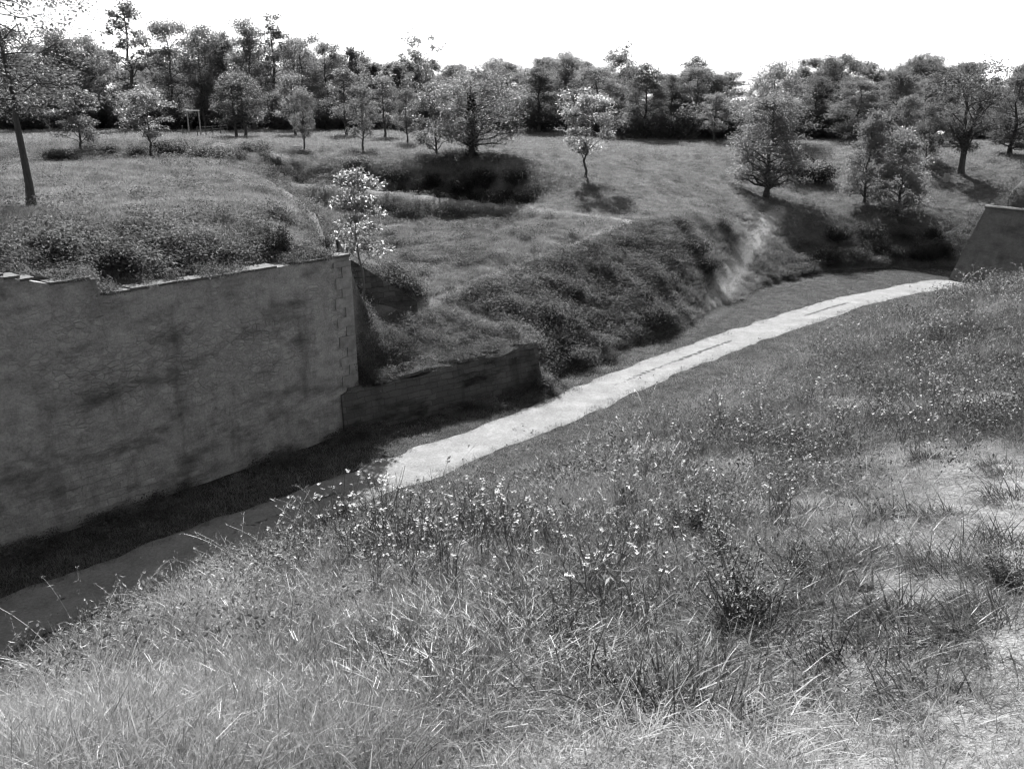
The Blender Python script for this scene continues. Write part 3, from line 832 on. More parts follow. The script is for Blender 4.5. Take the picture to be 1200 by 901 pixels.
# kinds of tree
for i in range(4):
    template(f'wood{i}', 'leaf_mid', 'bark', seed=100 + i, H=14, bole=1.5 + i * .4, rx=4.2, rz=1, leaves=20000, lsize=.25, shape=('round', 'oval', 'round', 'vase')[i], nb=26, gap=.15, clump=.22)
template('tall_thin', 'leaf_mid', 'bark', seed=120, H=17, bole=5, rx=3.6, rz=1, leaves=3600, lsize=.42, shape='oval', nb=20, gap=.45, clump=.17)
template('wispy', 'leaf_light', 'bark_pale', seed=121, H=16, bole=6, rx=4.2, rz=1, leaves=2200, lsize=.36, shape='vase', nb=20, gap=.5, clump=.12, multi=3, trunk_r=.28)
template('umbrella', 'leaf_mid', 'bark', seed=122, H=11, bole=2.6, rx=5.2, rz=1, leaves=9000, lsize=.24, shape='vase', nb=30, gap=.3, clump=.15, multi=3, trunk_r=.5)
for i in range(3):
    template(f'young{i}', 'leaf_mid', 'bark', seed=130 + i, H=7, bole=1.7, rx=2.3, rz=1, leaves=7500, lsize=.17, shape=('oval', 'round', 'oval')[i], nb=22, gap=.15, clump=.2)
template('willow', 'leaf_light', 'bark', seed=140, H=10, bole=.8, rx=5.0, rz=1, leaves=18000, lsize=.22, shape='round', nb=34, gap=.1, clump=.2, droop=.15)
template('conifer', 'leaf_dark', 'bark', seed=141, H=13, bole=.8, rx=2.6, rz=1, leaves=5200, lsize=.36, shape='cone', nb=36, gap=.1, clump=.2)
template('pale_a', 'leaf_pale', 'bark', seed=150, H=6, bole=1.7, rx=2.1, rz=1, leaves=7000, lsize=.17, shape='round', nb=20, gap=.3, clump=.17, trunk_r=.10)
template('pale_b', 'leaf_pale', 'bark', seed=151, H=6, bole=1.2, rx=2.2, rz=1, leaves=7000, lsize=.17, shape='oval', nb=20, gap=.3, clump=.17, trunk_r=.11)
template('field_tree', 'leaf_light', 'bark', seed=160, H=8, bole=1.0, rx=3.3, rz=1, leaves=21000, lsize=.16, shape='oval', nb=34, gap=.2, clump=.16, trunk_r=.2)
template('bushy_a', 'leaf_light', 'bark', seed=161, H=7, bole=.9, rx=2.5, rz=1, leaves=16000, lsize=.17, shape='oval', nb=26, gap=.15, clump=.19, trunk_r=.14)
template('ivy_tree', 'leaf_light', 'bark', seed=162, H=7.4, bole=1.3, rx=4.2, rz=1, leaves=21000, lsize=.16, shape='round', nb=34, gap=.25, clump=.15, trunk_r=.27, droop=.12, skew=-.12)
template('big_left', 'leaf_mid', 'bark', seed=172, H=12.5, bole=5.6, rx=5.2, rz=1, leaves=9500, lsize=.16, shape='round', nb=38, gap=.35, clump=.11, trunk_r=.2, low=-.6, droop=.45, wob=.004, lean=-.01)
template('sapling', 'leaf_pale', 'bark_pale', seed=180, H=3.6, bole=1.6, rx=.66, rz=1, leaves=3200, lsize=.085, shape='oval', nb=18, gap=.2, clump=.24, trunk_r=.035)

def tree_px(key, u, vb, vt, label, Y=None, z=None, wpx=None, **kw):
    """foot at photo pixel (u, vb) on the land; find the depth where the sight line meets the ground unless Y is given"""
    if Y is None: Y = foot_depth(u, vb)
    x, y, zr = at_depth(u, vb, Y)
    zg = gz(x, y)
    top = at_depth(u, vt, Y)[2]
    return plant_tree(key, x, y, max(top - zg, .3), label, z=zg, **kw)

def foot_depth(u, v, lo=25, hi=170):
    ys = np.linspace(lo, hi, 1200)
    dx, dy, dz = ray(u, v)
    zz = land_z(ys * dx / dy, ys)
    hit = np.nonzero(zz >= EYE + dz * ys / dy)[0]
    return float(ys[hit[0]]) if len(hit) else hi

def hit_near(u, v):
    ys = np.linspace(1.2, 40, 1600); dx, dy, dz = ray(u, v)
    zz = land_z(ys * dx / dy, ys)
    hit = np.nonzero(zz >= EYE + dz * ys / dy)[0]
    Y = float(ys[hit[0]]) if len(hit) else 9.0
    return dx / dy * Y, Y, gz(dx / dy * Y, Y)

# ---- individual trees
tree_px('big_left', 37, 244, -88, 'tall dark-trunked tree with airy crown standing on the wall-top grass, at the left edge', wide=1.0, rz=.4, leafm='leaf_mid')
tree_px('pale_b', 97, 180, 104, 'small spreading tree with light leaves right behind the big left tree', Y=83, rz=1.1, wide=1.25, leafm='leaf_light')
tree_px('pale_a', 178, 187, 104, 'brightest small pale-leaved tree by the dark bushes left of the goal frame', Y=80, rz=.5, wide=1.2, z=None)
tree_px('sapling', 420, 306, 197, 'slender pale-leaved sapling right behind the tall wall corner', Y=36.6, rz=.3, wide=1.15)
IVY = tree_px('ivy_tree', 553, 183, 84, 'broad tree with thick ivy-dark trunk above the black hollow', rz=3.5, wide=1.12)
tree_px('pale_b', 512, 186, 96, 'light-leaved tree overlapping the left side of the ivy-trunked tree', Y=86, rz=2, leafm='leaf_light')
tree_px('pale_a', 685, 208, 108, 'lone pale-leaved tree with slim leaning trunk on the open grass slope', rz=2.2, wide=1.0)
tree_px('field_tree', 897, 231, 112, 'dense cone-shaped light tree at the head of the worn track', rz=.2, wide=1.2)
tree_px('bushy_a', 1012, 240, 136, 'taller left one of two bushy trees by the right bastion', rz=1, Y=78.5, wide=.85)
tree_px('bushy_a', 1052, 246, 156, 'lower leafy right one of two bushy trees by the right bastion', rz=4, Y=75.5, wide=1.0, leafm='leaf_pale')

rg_ = np.random.default_rng(66)
hh = rg_.uniform(.05, 5.6, 3200); tt = rg_.uniform(0, 6.283, 3200); q_ = (.30 + .22 * rg_.random(3200)) * (1.15 - hh * .09)
Vi, Fi = leaf_quads(np.stack([np.cos(tt) * q_, np.sin(tt) * q_, hh], -1), .13, rg=rg_)
link('ivy', mesh_np('trunk_ivy', Vi, Fi, (M['leaf_black'],)), IVY)
# young avenue trees on the meadow
AV = 'young trees lined up on the meadow'
for key, u, vb, vt, lab, wd in (
        ('young0', 276, 152, 92, 'round-headed young tree just right of the white goal frame', 1.25),
        ('young1', 287, 160, 86, 'largest round-headed young tree, foot in the bushes right of the goal frame', 1.15),
        ('young2', 345, 148, 86, 'young oval tree standing on the open meadow strip, second after the goal frame', 1.0),
        ('young1', 357, 176, 106, 'slim young tree with pale top rising from the bushy bank', .75),
        ('young0', 405, 150, 78, 'tall young tree on the meadow left of the low pale wall', .95),
        ('young2', 426, 176, 100, 'young tree with crooked trunk rooted in the bank before the low pale wall', .8),
        ('young1', 450, 148, 90, 'round young tree standing in front of the low pale wall', 1.0),
        ('young2', 477, 168, 104, 'narrow young tree at the right end of the low pale wall', .8)):
    tree_px(key, u, vb, vt, lab, group=AV, name='young_tree', wide=wd, Y={150: 118, 152: 108, 148: 116}.get(vb), leafm='leaf_light' if u in (345, 405, 450) else None)

# the tree belt: one by one from left to right (u, top v, depth, kind, relative width, leaf, label)
BELT = [
    (20, 45, 132, 'wood0', 1.0, 'leaf_dark', 'dark wood tree seen through the big left tree\'s lower branches'),
    (78, 52, 136, 'wood1', 1.1, 'leaf_dark', 'dark wood tree just right of the big left tree\'s trunk'),
    (112, 58, 142, 'wood2', .9, 'leaf_mid', 'wood tree in the gap left of the tallest thin tree'),
    (160, 11, 134, 'tall_thin', .95, 'leaf_mid', 'tallest thin-crowned tree rising over the left wood'),
    (205, 40, 140, 'wood0', .95, 'leaf_mid', 'first full tree right of the tallest thin tree'),
    (240, 46, 138, 'wood3', .9, 'leaf_mid', 'wood tree behind the goal frame with forked top'),
    (268, 54, 142, 'wood2', .8, 'leaf_dark', 'dark tree filling the wood above the round young tree'),
    (298, 40, 136, 'wood1', .85, 'leaf_mid', 'high ragged-topped tree in the wood right of the goal frame'),
    (325, 38, 140, 'tall_thin', 1.0, 'leaf_mid', 'open-branched tall tree in the left wood\'s highest stretch'),
    (357, 57, 138, 'wood3', .85, 'leaf_mid', 'wood tree behind the slim young tree with pale top'),
    (385, 62, 144, 'wood0', .8, 'leaf_mid', 'wood tree between two young meadow trees, rounded top'),
    (416, 66, 140, 'conifer', .9, 'leaf_mid', 'narrow pointed tree behind the crooked young tree'),
    (440, 82, 150, 'conifer', 1.2, 'leaf_dark', 'dark spiky tree above the low pale wall, left one'),
    (468, 84, 150, 'conifer', 1.3, 'leaf_dark', 'dark spiky tree above the low pale wall, right one'),
    (497, 50, 142, 'wispy', .95, 'leaf_light', 'sparse wispy tree against the sky left of the ivy-trunked tree'),
    (532, 86, 140, 'wood2', .8, 'leaf_mid', 'wood tree showing over the ivy-trunked tree\'s crown'),
    (592, 73, 140, 'wood0', 1.15, 'leaf_mid', 'broad domed tree right of the ivy-trunked tree'),
    (632, 80, 132, 'wood1', 1.0, 'leaf_dark', 'very dark tree behind the open slope, left of the lone pale tree'),
    (662, 68, 138, 'wood2', .9, 'leaf_mid', 'tree with small raised top left above the lone pale tree'),
    (697, 80, 132, 'wood0', 1.15, 'leaf_mid', 'grey rounded tree directly behind the lone pale tree'),
    (728, 50, 140, 'wispy', .85, 'leaf_mid', 'sparse poplar-like tree standing above the wood in the centre'),
    (757, 76, 118, 'wood1', .8, 'leaf_dark', 'near-black tall tree right of the lone pale tree'),
    (786, 90, 122, 'wood2', .7, 'leaf_dark', 'dark narrower tree touching the near-black tall tree'),
    (815, 80, 124, 'wood0', 1.0, 'leaf_mid', 'rounded grey tree with visible dark trunk, left of the big willow'),
    (850, 85, 138, 'wood1', 1.1, 'leaf_dark', 'dark tree top behind, between rounded grey tree and willow'),
    (905, 75, 108, 'willow', 1.0, 'leaf_light', 'big soft willow-like tree behind the cone-shaped light tree'),
    (838, 108, 112, 'young0', 1.2, 'leaf_light', 'low light tree before the wood left of the willow'),
    (955, 92, 118, 'wood2', .9, 'leaf_dark', 'dark tree pressed against the willow\'s right side'),
    (980, 66, 124, 'wood3', .75, 'leaf_dark', 'dark lopsided crown standing highest over the right wood'),
    (1005, 95, 108, 'wood0', 1.05, 'leaf_mid', 'spreading grey tree behind the two bushy trees, left'),
    (1050, 84, 110, 'wood1', 1.05, 'leaf_mid', 'rounded high-topped tree above the two bushy trees'),
    (1082, 96, 112, 'tall_thin', .9, 'leaf_mid', 'thin-topped tree between rounded tree and umbrella crown'),
    (1190, 88, 92, 'wood0', .9, 'leaf_dark', 'dark tree cut by the right edge of the picture'),
]
for (u, vt, Y, key, wd, lm, lab) in BELT:
    x, y, _ = at_depth(u, 140, Y)
    zg = gz(x, y); top = at_depth(u, vt, Y)[2]
    top = zg + (top - zg) * (1.12 if u < 560 else 1.0)
    plant_tree(key, x, y, top - zg, lab, group='trees of the wood behind the meadow', name='wood_tree', wide=wd * 14 / max(9.5, top - zg) if key.startswith('wood') else wd, z=zg, leafm={'leaf_dark': 'wood_dark', 'leaf_mid': 'wood_mid'}.get(lm, lm))
x, y, _ = at_depth(1128, 187, 84)
plant_tree('umbrella', x, y, at_depth(1128, 76, 84)[2] - gz(x, y), 'wide umbrella-crowned tree with dark double trunk on the right meadow', rz=.6, wide=.95)
tree_px('young2', 1086, 182, 122, 'slim young tree left of the umbrella-crowned tree', Y=86, name='young_tree', wide=.7)
tree_px('young1', 1060, 172, 112, 'light small tree between the bushy pair and umbrella tree', Y=92, name='young_tree', wide=.9, leafm='leaf_light')

# second rows of the wood, one tree each, nothing tells them apart
k = 0
for u in range(-40, 1260, 34):
    left = u < 700
    Y = (random.uniform(148, 166) if left else random.uniform(122, 142))
    uu = u + random.uniform(-10, 10)
    vt = (66 if u < 420 else 94 if u < 700 else 104) + random.uniform(-16, 16)
    x, y, _ = at_depth(uu, 140, Y)
    zg = gz(x, y)
    plant_tree(f'wood{k % 4}', x, y, at_depth(uu, vt, Y)[2] - zg, 'back-row tree of the wood, mostly hidden behind the named front trees', group='back row of the wood', name='wood_tree', z=zg, wide=random.uniform(.95, 1.3), leafm='wood_dark' if k % 3 else 'wood_mid')
    k += 1

# ------------------------------------------------------------------ shrubs
def shrub_mesh(seed, r, h, leaves, lsize, leafm, lobes=7, up=.35, stems=True):
    rg = np.random.default_rng(seed)
    C = []
    for i in range(lobes):
        th = rg.uniform(0, 6.28); q = rg.random() ** .5 * .75
        C.append((math.cos(th) * q * r, math.sin(th) * q * r, h * (.3 + .5 * rg.random() * (1 - q * .6))))
    C = np.array(C)
    pick = rg.integers(0, lobes, leaves)
    d = rg.normal(size=(leaves, 3)); d *= (rg.random(leaves) ** .4 / (np.linalg.norm(d, axis=1) + 1e-9))[:, None]
    pos = C[pick] + d * np.array([r * .5, r * .5, h * .38])
    pos[:, 2] = np.abs(pos[:, 2])
    V, Fq = leaf_quads(pos, lsize, rg=rg, up=up)
    fol = mesh_np('shrub_foliage', V, Fq, (M[leafm],))
    sb = MB()
    for i in range(lobes):
        sb.tube(limb((rg.normal() * .08 * r, rg.normal() * .08 * r, -.15), C[i], 5, .05, .05, rg), .018 * r * np.linspace(1.4, .5, 5) + .006, 5)
    return fol, sb.mesh('shrub_stems', (M['bark'],), True)

SHR = {}
for k in range(3):
    SHR[f'dark{k}'] = shrub_mesh(300 + k, 1.2, 1.5, 4200, .095, 'leaf_dark', 9)
    SHR[f'bramble{k}'] = shrub_mesh(310 + k, 1.4, .95, 3000, .12, 'bramble', 16, .5)
    SHR[f'light{k}'] = shrub_mesh(320 + k, 1.0, 1.1, 3000, .09, 'leaf_light', 8, .4)
for k in range(3):
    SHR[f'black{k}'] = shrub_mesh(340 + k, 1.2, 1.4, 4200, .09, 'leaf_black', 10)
for k in range(2):
    SHR[f'upright{k}'] = shrub_mesh(330 + k, .45, 1.6, 700, .11, 'leaf_dark', 7, .1)

def shrub(key, u, v, size, label, group=None, Y=None, name='shrub', tall=1.0, wide=1.0):
    if Y is None: Y = foot_depth(u, v)
    x, y, _ = at_depth(u, v, Y)
    e = empty(name, (x, y, gz(x, y) - .05), random.uniform(0, 6.28), (size * wide, size * wide, size * tall))
    tag(e, label, 'bush', group)
    fol, st = SHR[key]
    link('foliage', fol, e); link('stems', st, e)
    return e

for u, v, s, lab in ((208, 188, 1.7, 'large dark bush at the foot of the brightest pale tree'), (233, 186, 1.5, 'dark bush right of the brightest pale tree'),
                     (160, 186, 1.1, 'dark bush left of the brightest pale tree\'s foot'), (300, 186, 1.4, 'dark bush under the round-headed young trees'),
                     (272, 187, 1.3, 'dark bush left of the bush under the young trees'), (120, 182, 1.2, 'low dark bush under the small spreading tree, right'), (70, 183, 1.3, 'low dark bush under the small spreading tree, left'),
                     (420, 178, 1.3, 'dark bush at the crooked young tree\'s foot'), (385, 182, 1.2, 'dark bush on the bank below the tall young tree')):
    shrub('dark%d' % random.randrange(3), u, v, s * .8, lab, 'bushes along the sunken bank', Y=random.uniform(77, 82), tall=.75, wide=1.25)
for u, v, s, lab in ((255, 182, 1.4, 'light-leaved bush on the bank below the goal frame'), (325, 180, 1.3, 'light-leaved bush between the two slim young trees'), (352, 182, 1.1, 'light bush at the pale-topped young tree\'s foot'),
                     (448, 172, 1.6, 'light rounded bush beside the crooked young tree')):
    shrub('light%d' % random.randrange(3), u, v, s * .8, lab, 'bushes along the sunken bank', Y=random.uniform(78, 83), tall=.8, wide=1.2)
# black hollow under the ivy tree, its shade put into the leaf tone
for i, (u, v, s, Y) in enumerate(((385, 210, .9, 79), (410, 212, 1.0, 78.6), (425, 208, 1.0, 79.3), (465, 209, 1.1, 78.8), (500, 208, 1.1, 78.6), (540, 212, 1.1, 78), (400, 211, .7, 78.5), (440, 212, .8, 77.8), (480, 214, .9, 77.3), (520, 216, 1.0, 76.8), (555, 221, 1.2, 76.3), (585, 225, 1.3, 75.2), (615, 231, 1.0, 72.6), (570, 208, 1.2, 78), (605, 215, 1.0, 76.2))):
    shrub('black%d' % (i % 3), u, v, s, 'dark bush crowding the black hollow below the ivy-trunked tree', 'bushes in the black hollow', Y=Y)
for i, (u, v, lab) in enumerate(((333, 208, 'upright dark bush at the ridge\'s left end, first of three'), (349, 207, 'upright dark bush, middle of three at the ridge\'s left end'), (361, 206, 'upright dark bush, last and tallest of three at the ridge\'s left end'), (316, 222, 'dark upright weed clump below the ridge\'s left end'))):
    shrub('upright%d' % (i % 2), u, v, .95 + .12 * i, lab, 'upright bushes at the ridge end', Y=77.5 if i < 3 else 58)
# brambles on the far bank
BR = 'brambles on the rough bank right of the low wall'
br_px = [(575, 345), (590, 362), (612, 350), (640, 372), (655, 398), (668, 350), (690, 372), (700, 405), (722, 345), (735, 378), (752, 352), (770, 372), (760, 330), (783, 350), (640, 332), (700, 322), (676, 420), (720, 405)]
for i, (u, v) in enumerate(br_px):
    shrub(('bramble%d' if i % 5 else 'dark%d') % (i % 3), u, v, random.uniform(.45, .85), 'low bramble bush on the rough bank between the low wall and the worn track', BR, name='bramble_bush')
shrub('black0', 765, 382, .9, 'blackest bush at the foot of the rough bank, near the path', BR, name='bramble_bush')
shrub('black1', 800, 275, .8, 'dark bush added to darken the top of the gully left of the worn track', name='bramble_bush')  # three black bushes added to stand for the gully's shaded crease
shrub('black2', 815, 300, .9, 'dark bush added to darken the gully halfway down, left of the worn track', name='bramble_bush')
shrub('black0', 826, 322, .8, 'dark bush added to darken the gully bottom left of the worn track', name='bramble_bush')
SB = 'bushes under the bank in the trees\' shade'
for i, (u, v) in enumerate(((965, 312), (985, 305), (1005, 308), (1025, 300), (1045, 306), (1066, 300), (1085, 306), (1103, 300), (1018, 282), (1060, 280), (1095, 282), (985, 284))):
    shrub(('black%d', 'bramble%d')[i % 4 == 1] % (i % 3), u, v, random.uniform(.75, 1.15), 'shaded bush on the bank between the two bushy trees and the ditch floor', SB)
for i, (u, v, s_) in enumerate(((905, 326, .5), (920, 325, .6), (936, 322, .6), (950, 319, .6), (893, 331, .4))):  # black bushes added in place of the mound's shaded undercut
    shrub('black%d' % (i % 3), u, v, s_, 'low dark bush added as the shaded undercut of the lit mound beside the worn track', 'bushes beside the worn track', wide=1.3, tall=.7)
shrub('black1', 938, 214, 1.9, 'big black bush in the shade right of the cone-shaped tree')
shrub('black2', 962, 216, 1.5, 'smaller black bush right of the big black bush')
# rim of the wall top
RW = 'weedy shrubs along the wall top'
for i, (u, v, s, lab) in enumerate(((322, 300, .8, 'dark pointed weed shrub on the wall top, left of a pair near the corner'), (337, 299, .85, 'dark pointed weed shrub on the wall top, right of a pair near the corner'), (383, 297, .5, 'small dark weed shrub nearest the wall corner'),
                     (60, 300, 1.0, 'dark weed shrub on the wall top at its left end'), (135, 310, .9, 'dark weed shrub above the step in the wall top'), (215, 292, .9, 'dark weed shrub over the middle of the wall coping'))):
    shrub('upright%d' % (i % 2) if i < 3 else 'bramble%d' % (i % 3), u, v, s, lab, RW, name='weed_shrub')
for i, (u, v, s) in enumerate(((68, 238, .3), (110, 243, .35), (150, 252, .3), (178, 246, .3), (228, 205, .45), (240, 200, .4))):
    pass

for i, (u, v, s_) in enumerate(((1166, 226, .7), (1180, 222, .8), (1193, 228, .8), (1176, 232, .6), (1190, 214, .9), (1205, 220, .9), (1202, 206, .8))):
    Y_ = 62.0 - (u - 1166) * .06
    shrub('bramble%d' % (i % 3), u, v, s_, 'low rounded bush on top of the dark bastion at the right edge', 'bushes on the right bastion', Y=Y_)

# ------------------------------------------------------------------ grass: templates scattered by geometry nodes
def blades(seed, n, spread, h, w, bend, seg=3, lie=0.0, mats=('grass',), hvar=.5):
    rg = np.random.default_rng(seed)
    V = []; Fq = []; Ft = []
    for i in range(n):
        th = rg.uniform(0, 6.283); q = rg.random() ** .6 * spread
        b = np.array([math.cos(th) * q, math.sin(th) * q, -.02])
        ph = th + rg.normal() * 1.0
        dr = np.array([math.cos(ph), math.sin(ph), 0])
        sd = np.array([-dr[1], dr[0], 0])
        a = rg.normal() * .9
        sd = sd * math.cos(a) + dr * math.sin(a)
        L = h * rg.uniform(1 - hvar, 1 + hvar * .6); ww = w * rg.uniform(.6, 1.3)
        bd = bend * rg.uniform(.3, 1.7)
        tilt = abs(rg.normal()) * .25 + lie
        base = len(V); p = b.copy(); t = tilt
        for k in range(seg + 1):
            f = k / seg
            wd = ww * (1 - f ** 1.6) * .5
            if k < seg: V.append(p - sd * wd); V.append(p + sd * wd)
            else: V.append(p.copy())
            t += bd / seg
            p = p + (dr * math.sin(t) + np.array([0, 0, 1]) * math.cos(t)) * (L / seg)
        for k in range(seg - 1):
            Fq.append((base + 2 * k, base + 2 * k + 1, base + 2 * k + 3, base + 2 * k + 2))
        k = seg - 1
        Ft.append((base + 2 * k, base + 2 * k + 1, base + 2 * k + 2))
    fs = ([np.array(Fq)] if Fq else []) + [np.array(Ft)]
    return mesh_np('blade_tuft', np.array(V), fs, tuple(M[m] for m in mats))

def herb(seed, n, spread, h, ls, mat='weed'):
    rg = np.random.default_rng(seed)
    C = np.stack([rg.normal(size=n) * spread * .5, rg.normal(size=n) * spread * .5, rg.random(n) ** .8 * h], -1)
    V, Fq = leaf_quads(C, ls, up=.4, aspect=.45, rg=rg)
    return mesh_np('herb_tuft', V, Fq, (M[mat],))

def scatter(name, pts, scl, tone, pick, templates, label, rot=None):
    """one stuff object: a cloud of points, each turned by geometry nodes into one of the template tufts"""
    n = len(pts)
    me = bpy.data.meshes.new(name)
    me.vertices.add(n); me.vertices.foreach_set('co', np.asarray(pts, np.float32).ravel())
    def attr(nm, ty, a, key='value'):
        t = me.attributes.new(nm, ty, 'POINT'); t.data.foreach_set(key, np.ascontiguousarray(a).ravel())
    attr('scl', 'FLOAT', np.asarray(scl, np.float32)); attr('tone', 'FLOAT', np.asarray(tone, np.float32)); attr('pick', 'INT', np.asarray(pick, np.int32))
    if rot is None:
        rot = np.stack([rng.normal(size=n) * .12, rng.normal(size=n) * .12, rng.uniform(0, 6.283, n)], -1)
    attr('rot', 'FLOAT_VECTOR', np.asarray(rot, np.float32), 'vector')
    o = link(name, me); tag(o, label, kind='stuff')
    ng = bpy.data.node_groups.new(name + '_nodes', 'GeometryNodeTree')
    ng.interface.new_socket('Geometry', in_out='INPUT', socket_type='NodeSocketGeometry')
    ng.interface.new_socket('Geometry', in_out='OUTPUT', socket_type='NodeSocketGeometry')
    nd, lk = ng.nodes, ng.links
    gi = nd.new('NodeGroupInput'); go = nd.new('NodeGroupOutput')
    m2p = nd.new('GeometryNodeMeshToPoints'); lk.new(gi.outputs[0], m2p.inputs[0])
    iop = nd.new('GeometryNodeInstanceOnPoints'); lk.new(m2p.outputs[0], iop.inputs['Points'])
    g2i = nd.new('GeometryNodeGeometryToInstance')
    for tm in reversed(templates):
        ob = bpy.data.objects.new(name + '_source', tm)
        oi = nd.new('GeometryNodeObjectInfo'); oi.inputs['Object'].default_value = ob; oi.transform_space = 'ORIGINAL'
        if 'As Instance' in oi.inputs: oi.inputs['As Instance'].default_value = False
        lk.new(oi.outputs['Geometry'], g2i.inputs[0])
    lk.new(g2i.outputs[0], iop.inputs['Instance'])
    iop.inputs['Pick Instance'].default_value = True
    def named(nm, ty):
        a = nd.new('GeometryNodeInputNamedAttribute'); a.data_type = ty; a.inputs['Name'].default_value = nm
        return a.outputs['Attribute']
    lk.new(named('pick', 'INT'), iop.inputs['Instance Index'])
    e2r = nd.new('FunctionNodeEulerToRotation'); lk.new(named('rot', 'FLOAT_VECTOR'), e2r.inputs[0]); lk.new(e2r.outputs[0], iop.inputs['Rotation'])
    lk.new(named('scl', 'FLOAT'), iop.inputs['Scale'])
    lk.new(iop.outputs[0], go.inputs[0])
    md = o.modifiers.new('scatter', 'NODES'); md.node_group = ng
    return o

def field(n, xr, yr, seed):
    rg = np.random.default_rng(seed)
    return rg.uniform(*xr, n), rg.uniform(*yr, n)

def in_view(x, y, z, mu=60, mv=60):
    depth = y * CT + (EYE - z) * ST
    u = 600 + F * x / np.maximum(depth, .1)
    v = 450.5 - F * (-(EYE - z) * CT + y * ST) / np.maximum(depth, .1) * 1.0
    v = 450.5 - F * (y * ST - (EYE - z) * CT) / np.maximum(depth, .1)
    return (depth > .3) & (u > -mu) & (u < 1200 + mu) & (v > -mv) & (v < 901 + mv), u, v

# --- near bank
def near_mask(x, y):
    n = (-x + y) * .7071
    return n < 13

# points drawn evenly in the picture-independent polar area: density falls with distance
def polar_points(n, r0, r1, a0, a1, seed, power=1.0):
    rg = np.random.default_rng(seed)
    r = np.exp(rg.uniform(math.log(r0), math.log(r1), n)) if power == 0 else (rg.uniform(r0 ** power, r1 ** power, n)) ** (1 / power)
    a = np.radians(rg.uniform(a0, a1, n))
    return r * np.sin(a), r * np.cos(a)

fine_t = [blades(500 + i, 48, .17, .15, .0033, .9) for i in range(4)]
long_t = [blades(510 + i, 44, .15, .21, .0034, 1.6, 4) for i in range(4)]
straw_t = [blades(520 + i, 36, .17, .12, .0034, .8, 3, .8, ('dry',)) for i in range(3)]
herb_t = [herb(530 + i, 130, .2, .20, .024) for i in range(3)]
dstraw_t = [blades(526 + i, 10, .10, .30, .0024, 1.2, 4, .25, ('dry',)) for i in range(2)]

def seed_tuft(seed):
    rg = np.random.default_rng(seed); V = []; Q = []
    for i in range(5):
        th = rg.uniform(0, 6.28); d = np.array([math.cos(th), math.sin(th), 0]); L = rg.uniform(.32, .52); t = rg.uniform(.1, .35); p = d * .03 * rg.random(); prev = None
        sd = np.array([-d[1], d[0], 0]) * .0011
        for k in range(7):
            a = len(V); V += [p - sd, p + sd]
            if k: Q.append((a - 2, a - 1, a + 1, a))
            if k > 3:
                for j in range(5):
                    c = p + rg.normal(size=3) * .008; e1 = rg.normal(size=3) * .006; e2 = rg.normal(size=3) * .003; b0 = len(V)
                    V += [c - e1, c + e2, c + e1, c - e2]; Q.append((b0, b0 + 1, b0 + 2, b0 + 3))
                a = len(V); V += [p - sd, p + sd]
            t += .16; p = p + (d * math.sin(t) + np.array([0, 0, 1]) * math.cos(t)) * L / 6
    return mesh_np('seed_tuft', np.array(V), np.array(Q), (M['dry'],))
seed_t = [seed_tuft(580 + i) for i in range(3)]
x, y = polar_points(52000, 1.0, 30, -46, 46, 1, .62)
z = land_z(x, y)
ok, u, v = in_view(x, y, z, 120, 160)
ok &= near_mask(x, y)
x, y, z, u, v = x[ok], y[ok], z[ok], u[ok], v[ok]
ck = np.random.default_rng(11).random(len(x)) < np.clip(.45 + 1.9 * (fbm(x, y, .6, 97) - .36), .3, 1)
x, y, z, u, v = x[ck], y[ck], z[ck], u[ck], v[ck]
dry = dryness(x, y)
n1 = fbm(x, y, 1.6, 91); n2 = fbm(x, y, .5, 93)
r_ = np.hypot(x, y)
leftness = sstep(1.2, -1.2, x - (y - 3) * .28)          # long grass at the left part of the bank
kind = np.zeros(len(x), int)
rr = np.random.default_rng(12).random(len(x))
pl = np.clip(.15 + .35 * leftness + .5 * (n1 - .5), 0, 1)
ph = np.clip((1 - leftness) * .14 + 1.1 * (n2 - .5) + .10, 0, .6) * sstep(3.0, 6.5, r_) * (1 - dry)
# indices: 0-3 fine, 4-7 long, 8-10 straw, 11-13 herb, 14-15 standing straw
kind = np.where(rr < pl, 4 + np.random.default_rng(13).integers(0, 4, len(x)), np.random.default_rng(14).integers(0, 4, len(x)))
rr2 = np.random.default_rng(15).random(len(x))
kind = np.where(rr2 < ph, 11 + np.random.default_rng(16).integers(0, 3, len(x)), kind)
kind = np.where(rr2 > .982, 14 + (rr * 100).astype(int) % 2, kind)
rr3 = np.random.default_rng(17).random(len(x))
kind = np.where((rr3 < dry * .8) | (rr3 > .94), 8 + np.random.default_rng(18).integers(0, 3, len(x)), kind)
kind = np.where((rr3 > .885) & (rr3 <= .885 + .022 * (1 - dry) * (r_ > 3.2)), 16 + np.random.default_rng(21).integers(0, 3, len(x)), kind)
scl = np.random.default_rng(19).uniform(.7, 1.3, len(x)) * np.clip(.75 + r_ * .03, .75, 1.25) * (1 - .45 * dry * (kind < 8)) * (.45 + 1.15 * fbm(x, y, .7, 95))
tone = np.clip(.45 + 2.2 * (n1 - .5) + 1.2 * (n2 - .5) + np.random.default_rng(20).normal(size=len(x)) * .2, 0, 1)
scatter('bank_grass', np.stack([x, y, z - .01], -1), scl, tone, kind, fine_t + long_t + straw_t + herb_t + dstraw_t + seed_t, 'long mixed grass and weeds covering the near bank')

